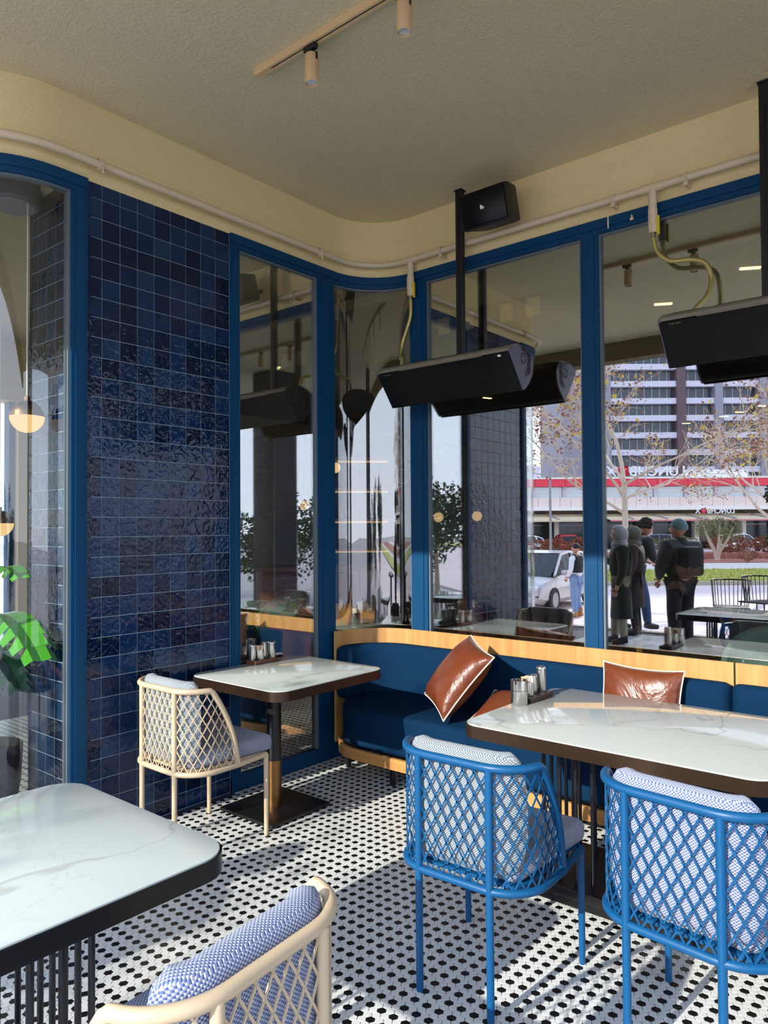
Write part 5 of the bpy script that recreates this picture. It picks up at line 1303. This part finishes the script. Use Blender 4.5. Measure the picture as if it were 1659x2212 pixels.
# ------------------------------------------------------------------ people
def skin_obj(name, V, E, mat, parent, lv=1, root=0):
    me = bpy.data.meshes.new(name); me.from_pydata([v[:3] for v in V], E, []); me.materials.append(M[mat])
    o = bpy.data.objects.new(name, me); C.objects.link(o); o.parent = parent
    o.modifiers.new('skin', 'SKIN'); sv = me.skin_vertices[0].data
    for i, v in enumerate(V):
        r = v[3]; sv[i].radius = (r, v[4] if len(v) > 4 else r)
    sv[root].use_root = True
    s = o.modifiers.new('sub', 'SUBSURF'); s.levels = lv; s.render_levels = lv
    bpy.context.view_layer.update(); dg = bpy.context.evaluated_depsgraph_get()
    nm = bpy.data.meshes.new_from_object(o.evaluated_get(dg)); o.modifiers.clear(); o.data = nm
    nm.polygons.foreach_set('use_smooth', [True]*len(nm.polygons)); return o
def person(label, loc, rz, h, J, clothes, hair, group=None, head_turn=0, head_tilt=0, extra=None):
    # local frame: the figure faces +y, feet at z=0; J overrides joints given for 1 m of height
    P = thing('person', label, 'person', loc, rz, group)
    D = dict(pel=(0, 0, .53), chest=(0, .0, .70), neck0=(0, -.005, .82), neck1=(0, .008, .865), head=(0, .015, .93),
             shL=(-.105, 0, .80), shR=(.105, 0, .80), elL=(-.135, -.01, .635), elR=(.135, -.01, .635), wrL=(-.14, .05, .495), wrR=(.14, .05, .495),
             hipL=(-.052, 0, .515), hipR=(.052, 0, .515), knL=(-.057, .01, .285), knR=(.057, .01, .285), anL=(-.057, -.012, .045), anR=(.057, -.012, .045),
             toL=(-.064, .085, .016), toR=(.064, .085, .016))
    D.update(J); q = {k: Vector(v)*h for k, v in D.items()}
    hd = (q['head']-q['neck1']).normalized()
    K = ['pel', 'chest', 'neck0', 'neck1', 'shL', 'elL', 'wrL', 'shR', 'elR', 'wrR', 'hipL', 'knL', 'anL', 'toL', 'hipR', 'knR', 'anR', 'toR']
    R = dict(pel=.062, chest=.07, neck0=.045, neck1=.032, shL=.032, shR=.032, elL=.023, elR=.023, wrL=.016, wrR=.016, hipL=.05, hipR=.05, knL=.034, knR=.034, anL=.022, anR=.022, toL=.018, toR=.018)
    V = [tuple(q[k])+(R[k]*h,) for k in K]; I = {k: i for i, k in enumerate(K)}
    ln = [('pel', 'chest'), ('chest', 'neck0'), ('neck0', 'neck1'), ('neck0', 'shL'), ('shL', 'elL'), ('elL', 'wrL'), ('neck0', 'shR'), ('shR', 'elR'), ('elR', 'wrR'), ('pel', 'hipL'), ('hipL', 'knL'), ('knL', 'anL'), ('anL', 'toL'), ('pel', 'hipR'), ('hipR', 'knR'), ('knR', 'anR'), ('anR', 'toR')]
    E = [(I[a], I[b]) for a, b in ln]
    for sd in 'LR':   # hands: a palm and five fingers growing from it
        w = q['wr'+sd]; e = q['el'+sd]; f = (w-e).normalized(); sg = -1 if sd == 'L' else 1; n = Vector((sg, 0, 0)); n = (n-f*n.dot(f)).normalized(); b = f.cross(n).normalized()
        pi = len(V); V.append(tuple(w+f*.042*h)+(.017*h, .011*h)); E.append((I['wr'+sd], pi))
    body = skin_obj('body', V, E, 'skin', P, 2)
    me = body.data; bm = bmesh.new(); bm.from_mesh(me)
    # head: skull, jaw, nose, ears joined into the body's surface
    c = q['head']; T = Matrix.Translation(c) @ Matrix.Rotation(head_turn, 4, 'Z') @ Matrix.Rotation(head_tilt, 4, 'X')
    hh = .066*h
    hb_ = bmesh.ops.create_uvsphere(bm, u_segments=20, v_segments=14, radius=1.0)['verts']
    for v in hb_:
        x, y, z = v.co; t = max(0, -z); x *= (.74-.20*t*t); y = y*(.92-.12*t)+(.10*t if y > 0 else .16*t); zz = z*1.02
        if y > 0: y += .16*math.exp(-((z+.12)/.16)**2-(x/.15)**2)*1.0            # nose
        if y > 0: y -= .07*math.exp(-((z-.12)/.14)**2-((abs(x)-.33)/.16)**2)         # eye hollows
        if y > 0: y += .05*math.exp(-((z+.52)/.09)**2-(x/.24)**2)                   # lips
        v.co = T @ (Vector((x, y, zz))*hh)
    for sg in (-1, 1):
        ev = bmesh.ops.create_uvsphere(bm, u_segments=8, v_segments=6, radius=1.0)['verts']
        for v in ev: v.co = T @ (Vector((sg*.74+v.co.x*.07, -.05+v.co.y*.16, -.05+v.co.z*.26))*hh)
    for sd in 'LR':
        w = q['wr'+sd]; e = q['el'+sd]; f = (w-e).normalized(); sg = -1 if sd == 'L' else 1; n = Vector((0, 1, 0)); n = (n-f*n.dot(f)).normalized(); b = f.cross(n).normalized()*sg
        k0 = w+f*.05*h; tmp = MB()
        for i, (o, L) in enumerate(((-.016, .038), (-.005, .046), (.006, .043), (.016, .034))):
            a0 = k0+n*o*h; a1 = a0+f*L*.5*h+b*.004*h; a2 = a1+f*L*.4*h+b*.014*h; tmp.tube([a0, a1, a2], [.0062*h, .0055*h, .004*h], 6)
        a0 = w+f*.022*h+n*.012*h; tmp.tube([a0, a0+n*.018*h+f*.014*h, a0+n*.024*h+f*.034*h], [.0075*h, .0065*h, .0045*h], 6)
        vs = [bm.verts.new(p) for p in tmp.v]
        for fc in tmp.f: bm.faces.new([vs[i] for i in fc])
    bm.to_mesh(me); bm.free(); me.polygons.foreach_set('use_smooth', [True]*len(me.polygons))
    for sg in (-1, 1): MB().ball((0, 0, 0), .10*hh, 8, 6).xf(T @ Matrix.Translation(Vector((sg*.31, .80, .12))*hh)).build('eye', 'eye_dark', P, smooth=60)
    MB().ball((0, 0, 0), .2*hh, 8, 6, (1, .3, .28)).xf(T @ Matrix.Translation(Vector((0, .83, -.52))*hh)).build('mouth', 'lip', P, smooth=60)
    # clothes
    for nm, mat, keys, gr in clothes:
        VV = []; II = {}
        for k in keys: II[k] = len(VV); g = gr.get(k, gr['*']); VV.append(tuple(q[k])+((R[k]+g)*h,))
        EE = [(II[a], II[b]) for a, b in ln if a in II and b in II]
        skin_obj(nm, VV, EE, mat, P, 2)
    if hair: hair(P, T, hh, h, q)
    if extra: extra(P, T, hh, h, q)
    return P
def cap_hair(mat, low=-.15, bulk=1.0, curls=False, name='hair'):
    def f(P, T, hh, h, q):
        m = MB(); n, mm = 20, 12; vs = []; g = random.Random(2)
        for i in range(mm+1):
            el = -.35*PI+(.85*PI)*i/mm
            for k in range(n):
                a = 2*PI*k/n; x, y, z = math.cos(el)*math.cos(a), math.cos(el)*math.sin(a), math.sin(el)
                fr = max(0, y)
                zl = low+.62*fr; zz = max(z, zl); s = (.80+.10*bulk) if not curls else (.98+g.uniform(-.07, .07))*bulk
                vs.append((x*.80*s*1.06, y*.98*s*1.0-.06, zz*1.06*s+.05))
        m.add(vs, [(i*n+k, i*n+(k+1) % n, (i+1)*n+(k+1) % n, (i+1)*n+k) for i in range(mm) for k in range(n)])
        m.v = [tuple(Vector(p)*hh*1.05) for p in m.v]; m.xf(T); m.build(name, mat, P, smooth=70)
        if curls:
            c = MB()
            for k in range(60):
                a = g.uniform(0, 2*PI); e = g.uniform(-.1, 1.4); y = math.cos(e)*math.sin(a)
                if y > .35 and e < .7: continue
                c.ball((math.cos(e)*math.cos(a)*.95*hh, (y*1.02-.05)*hh, (math.sin(e)*1.12+.1)*hh), .26*hh, 7, 5)
            c.xf(T); c.build('curls', mat, P, smooth=60)
    return f
def scarf(mat):
    def f(P, T, hh, h, q):
        m = MB(); n, mm = 24, 12; vs = []
        for i in range(mm+1):
            el = -.5*PI+PI*i/mm
            for k in range(n):
                a = 2*PI*k/n; x, y, z = math.cos(el)*math.cos(a), math.cos(el)*math.sin(a), math.sin(el)
                r = 1.16+.02*math.sin(9*a+4*el)
                face = y > .42 and abs(x) < .62 and -.72 < z < .66
                yy = y*r*1.0-.07
                if face: yy = .30
                vs.append((x*r*.86, yy, z*r*1.06-.02))
        m.add(vs, [(i*n+k, i*n+(k+1) % n, (i+1)*n+(k+1) % n, (i+1)*n+k) for i in range(mm) for k in range(n)])
        m.v = [tuple(Vector(p)*hh) for p in m.v]; m.xf(T); m.build('headscarf', mat, P, smooth=70)
        w = MB(); 
        for i, (z, r) in enumerate(((.0, .050), (-.02, .062), (-.045, .058))): 
            ring = [tuple(q['neck1']+Vector((r*h*math.cos(t), r*h*.9*math.sin(t), z*h))) for t in [2*PI*k/16 for k in range(16)]]; w.tube(ring, .017*h, 6, closed=True)
        w.build('scarf_wrap', mat, P, smooth=60)
    return f
ARMS = ['shL', 'elL', 'wrL', 'shR', 'elR', 'wrR']; LEGS = ['pel', 'hipL', 'knL', 'anL', 'hipR', 'knR', 'anR']
def coat(mat, g=.016): return ('coat', mat, ['pel', 'chest', 'neck0']+ARMS, {'*': g*.75, 'pel': g+.022, 'chest': g+.006, 'neck0': .02, 'shL': g+.006, 'shR': g+.006, 'wrL': .007, 'wrR': .007})
def trousers(mat, g=.012): return ('trousers', mat, LEGS, {'*': g, 'pel': .012, 'anL': .013, 'anR': .013})
def shoes(mat): return ('shoes', mat, None, None)
def add_shoes(mat, tall=.05):
    def f(P, T, hh, h, q):
        for sd in 'LR':
            a, t = q['an'+sd], q['to'+sd]; d = (t-a); d.z = 0; d.normalize(); zf = min(a.z, t.z)-.016*h
            pts = [a-d*.022*h+Vector((0, 0, .0)), a+d*.02*h-Vector((0, 0, .012*h)), t+d*.004*h+Vector((0, 0, .004*h))]
            MB().tube([a+Vector((0, 0, tall*h)), a], [.030*h, .031*h], 10).tube(pts, [.032*h, .030*h, .022*h], 10).build('shoe', mat, P, smooth=60)
    return f
def skirt(mat, z0, z1, r0, r1, name='coat_skirt'):
    def f(P, T, hh, h, q):
        m = MB().lathe([(r1*h*.9, z1*h), (r1*h, z1*h), (r0*h*1.02, (z0-.08)*h), (r0*h, z0*h), (r0*h*.6, z0*h)], 20); m.v = [(x, y*.78, z) for x, y, z in m.v]; m.build(name, mat, P, smooth=60)
    return f
def both(*fs):
    def f(*a):
        for x in fs: x(*a)
    return f
def backpack(P, T, hh, h, q):
    c = q['chest']; m = MB().rbox(c.x-.085*h, c.x+.085*h, c.y-.16*h, c.y-.07*h, c.z-.11*h, c.z+.10*h, .03*h, 3); m.build('backpack', 'trousers_black', P, smooth=60)
def collar(P, T, hh, h, q):
    c = q['neck0']; MB().lathe([(.060*h, -.045*h), (.064*h, -.01*h), (.050*h, .028*h), (.040*h, .045*h), (.036*h, .02*h)], 16).xf(Matrix.Translation(c)).build('collar', 'jacket_dark', P, smooth=60)
def phone(P, T, hh, h, q):
    w = q['wrL']; MB().rbox(w.x-.02*h, w.x+.022*h, w.y+.045*h, w.y+.05*h, w.z+.005*h, w.z+.085*h, .003*h, 1).build('phone', 'white_panel', P)
TL = SROT+PI/2            # facing: +y turned so the figure looks along the road
person('person in grey headscarf and long dark floral coat holding a white phone', st(3.16, 9.95, 0), SROT-math.radians(80), 1.58,
       dict(elL=(-.14, .03, .66), wrL=(-.10, .155, .74), elR=(.145, .0, .64), knL=(-.05, .04, .285), anL=(-.05, .05, .045), toL=(-.05, .145, .016)),
       [trousers('trousers_tan'), coat('coat_green', .026)], scarf('scarf_grey'), None, 0, -.1, both(add_shoes('shoe_dark'), skirt('coat_green', .30, .55, .115, .10), phone))
person('person in olive headscarf and brown coat standing behind the grey scarf', st(3.62, 10.75, 0), SROT-math.radians(60), 1.57, {}, [trousers('trousers_black'), coat('coat_brown', .024)], scarf('scarf_olive'), None, .3, 0, both(add_shoes('shoe_dark'), skirt('coat_brown', .34, .55, .105, .095)))
person('curly haired person in dark striped jacket and blue jeans leaning forward', st(3.80, 11.35, 0), SROT+math.radians(75), 1.70,
       dict(chest=(0, .05, .70), neck0=(0, .09, .81), neck1=(0, .115, .85), head=(0, .14, .915), shL=(-.10, .08, .795), shR=(.10, .08, .795), elL=(-.12, .12, .64), elR=(.12, .1, .64), wrL=(-.06, .2, .60), wrR=(.07, .19, .60), knL=(-.06, .07, .285), anL=(-.06, .10, .045), toL=(-.06, .195, .016), anR=(.057, -.10, .045), toR=(.06, -.01, .016), knR=(.057, -.03, .285)),
       [trousers('jeans_dark', .016), coat('jacket_dark', .020)], cap_hair('hair_curly', -.1, 1.12, True), None, 0, .05, both(add_shoes('shoe_dark'), collar))
person('person in teal beanie and dark padded jacket with a backpack', st(3.56, 8.95, 0), SROT-math.radians(20), 1.66, dict(elL=(-.15, .03, .64), wrL=(-.10, .11, .56), elR=(.15, .03, .64), wrR=(.10, .11, .56)),
       [trousers('trousers_black', .016), coat('jacket_dark', .036)], cap_hair('beanie_teal', -.22, 1.7, False, 'beanie'), None, -.6, 0, both(add_shoes('shoe_dark'), backpack, collar))
person('person in dark vest over white shirt, light jeans and tan boots by the silver car', st(4.50, 17.4, -.55), SROT-math.radians(40), 1.74, dict(elR=(.16, -.02, .64), wrR=(.12, .06, .55), knL=(-.06, .05, .285)), [trousers('jeans', .018), ('shirt', 'shirt_white', ['pel', 'chest', 'neck0']+ARMS, {'*': .009, 'pel': .02}), ('vest', 'jacket_dark', ['pel', 'chest', 'neck0', 'shL', 'shR'], {'*': .014, 'pel': .024, 'chest': .022})], cap_hair('hair_dark', -.1, .95), None, 0, 0, add_shoes('boot_tan', .09))
# seated guest indoors
person('seated person in navy suit and white collar looking down indoors', (-2.06, 5.95, .05), -.876+math.radians(-18), 1.76,
       dict(pel=(0, 0, .30), chest=(0, .02, .46), neck0=(0, .05, .575), neck1=(0, .075, .615), head=(0, .105, .675), shL=(-.105, .04, .555), shR=(.105, .04, .555), elL=(-.13, .09, .43), elR=(.13, .09, .43), wrL=(-.06, .22, .455), wrR=(.06, .22, .455),
            hipL=(-.052, .01, .285), hipR=(.052, .01, .285), knL=(-.06, .23, .285), knR=(.06, .23, .285), anL=(-.06, .22, .022), anR=(.06, .22, .022), toL=(-.064, .31, -.008), toR=(.064, .31, -.008)),
       [trousers('suit_navy'), ('shirt', 'shirt_white', ['pel', 'chest', 'neck0'], {'*': .006, 'neck0': .008}), coat('suit_navy', .018)], cap_hair('hair_dark', -.1, .9), None, 0, -.35, add_shoes('shoe_dark'))
wood_chair('round-backed wooden chair under the seated person in navy suit', (-2.06, 5.92, 0), -.876+math.radians(-18))
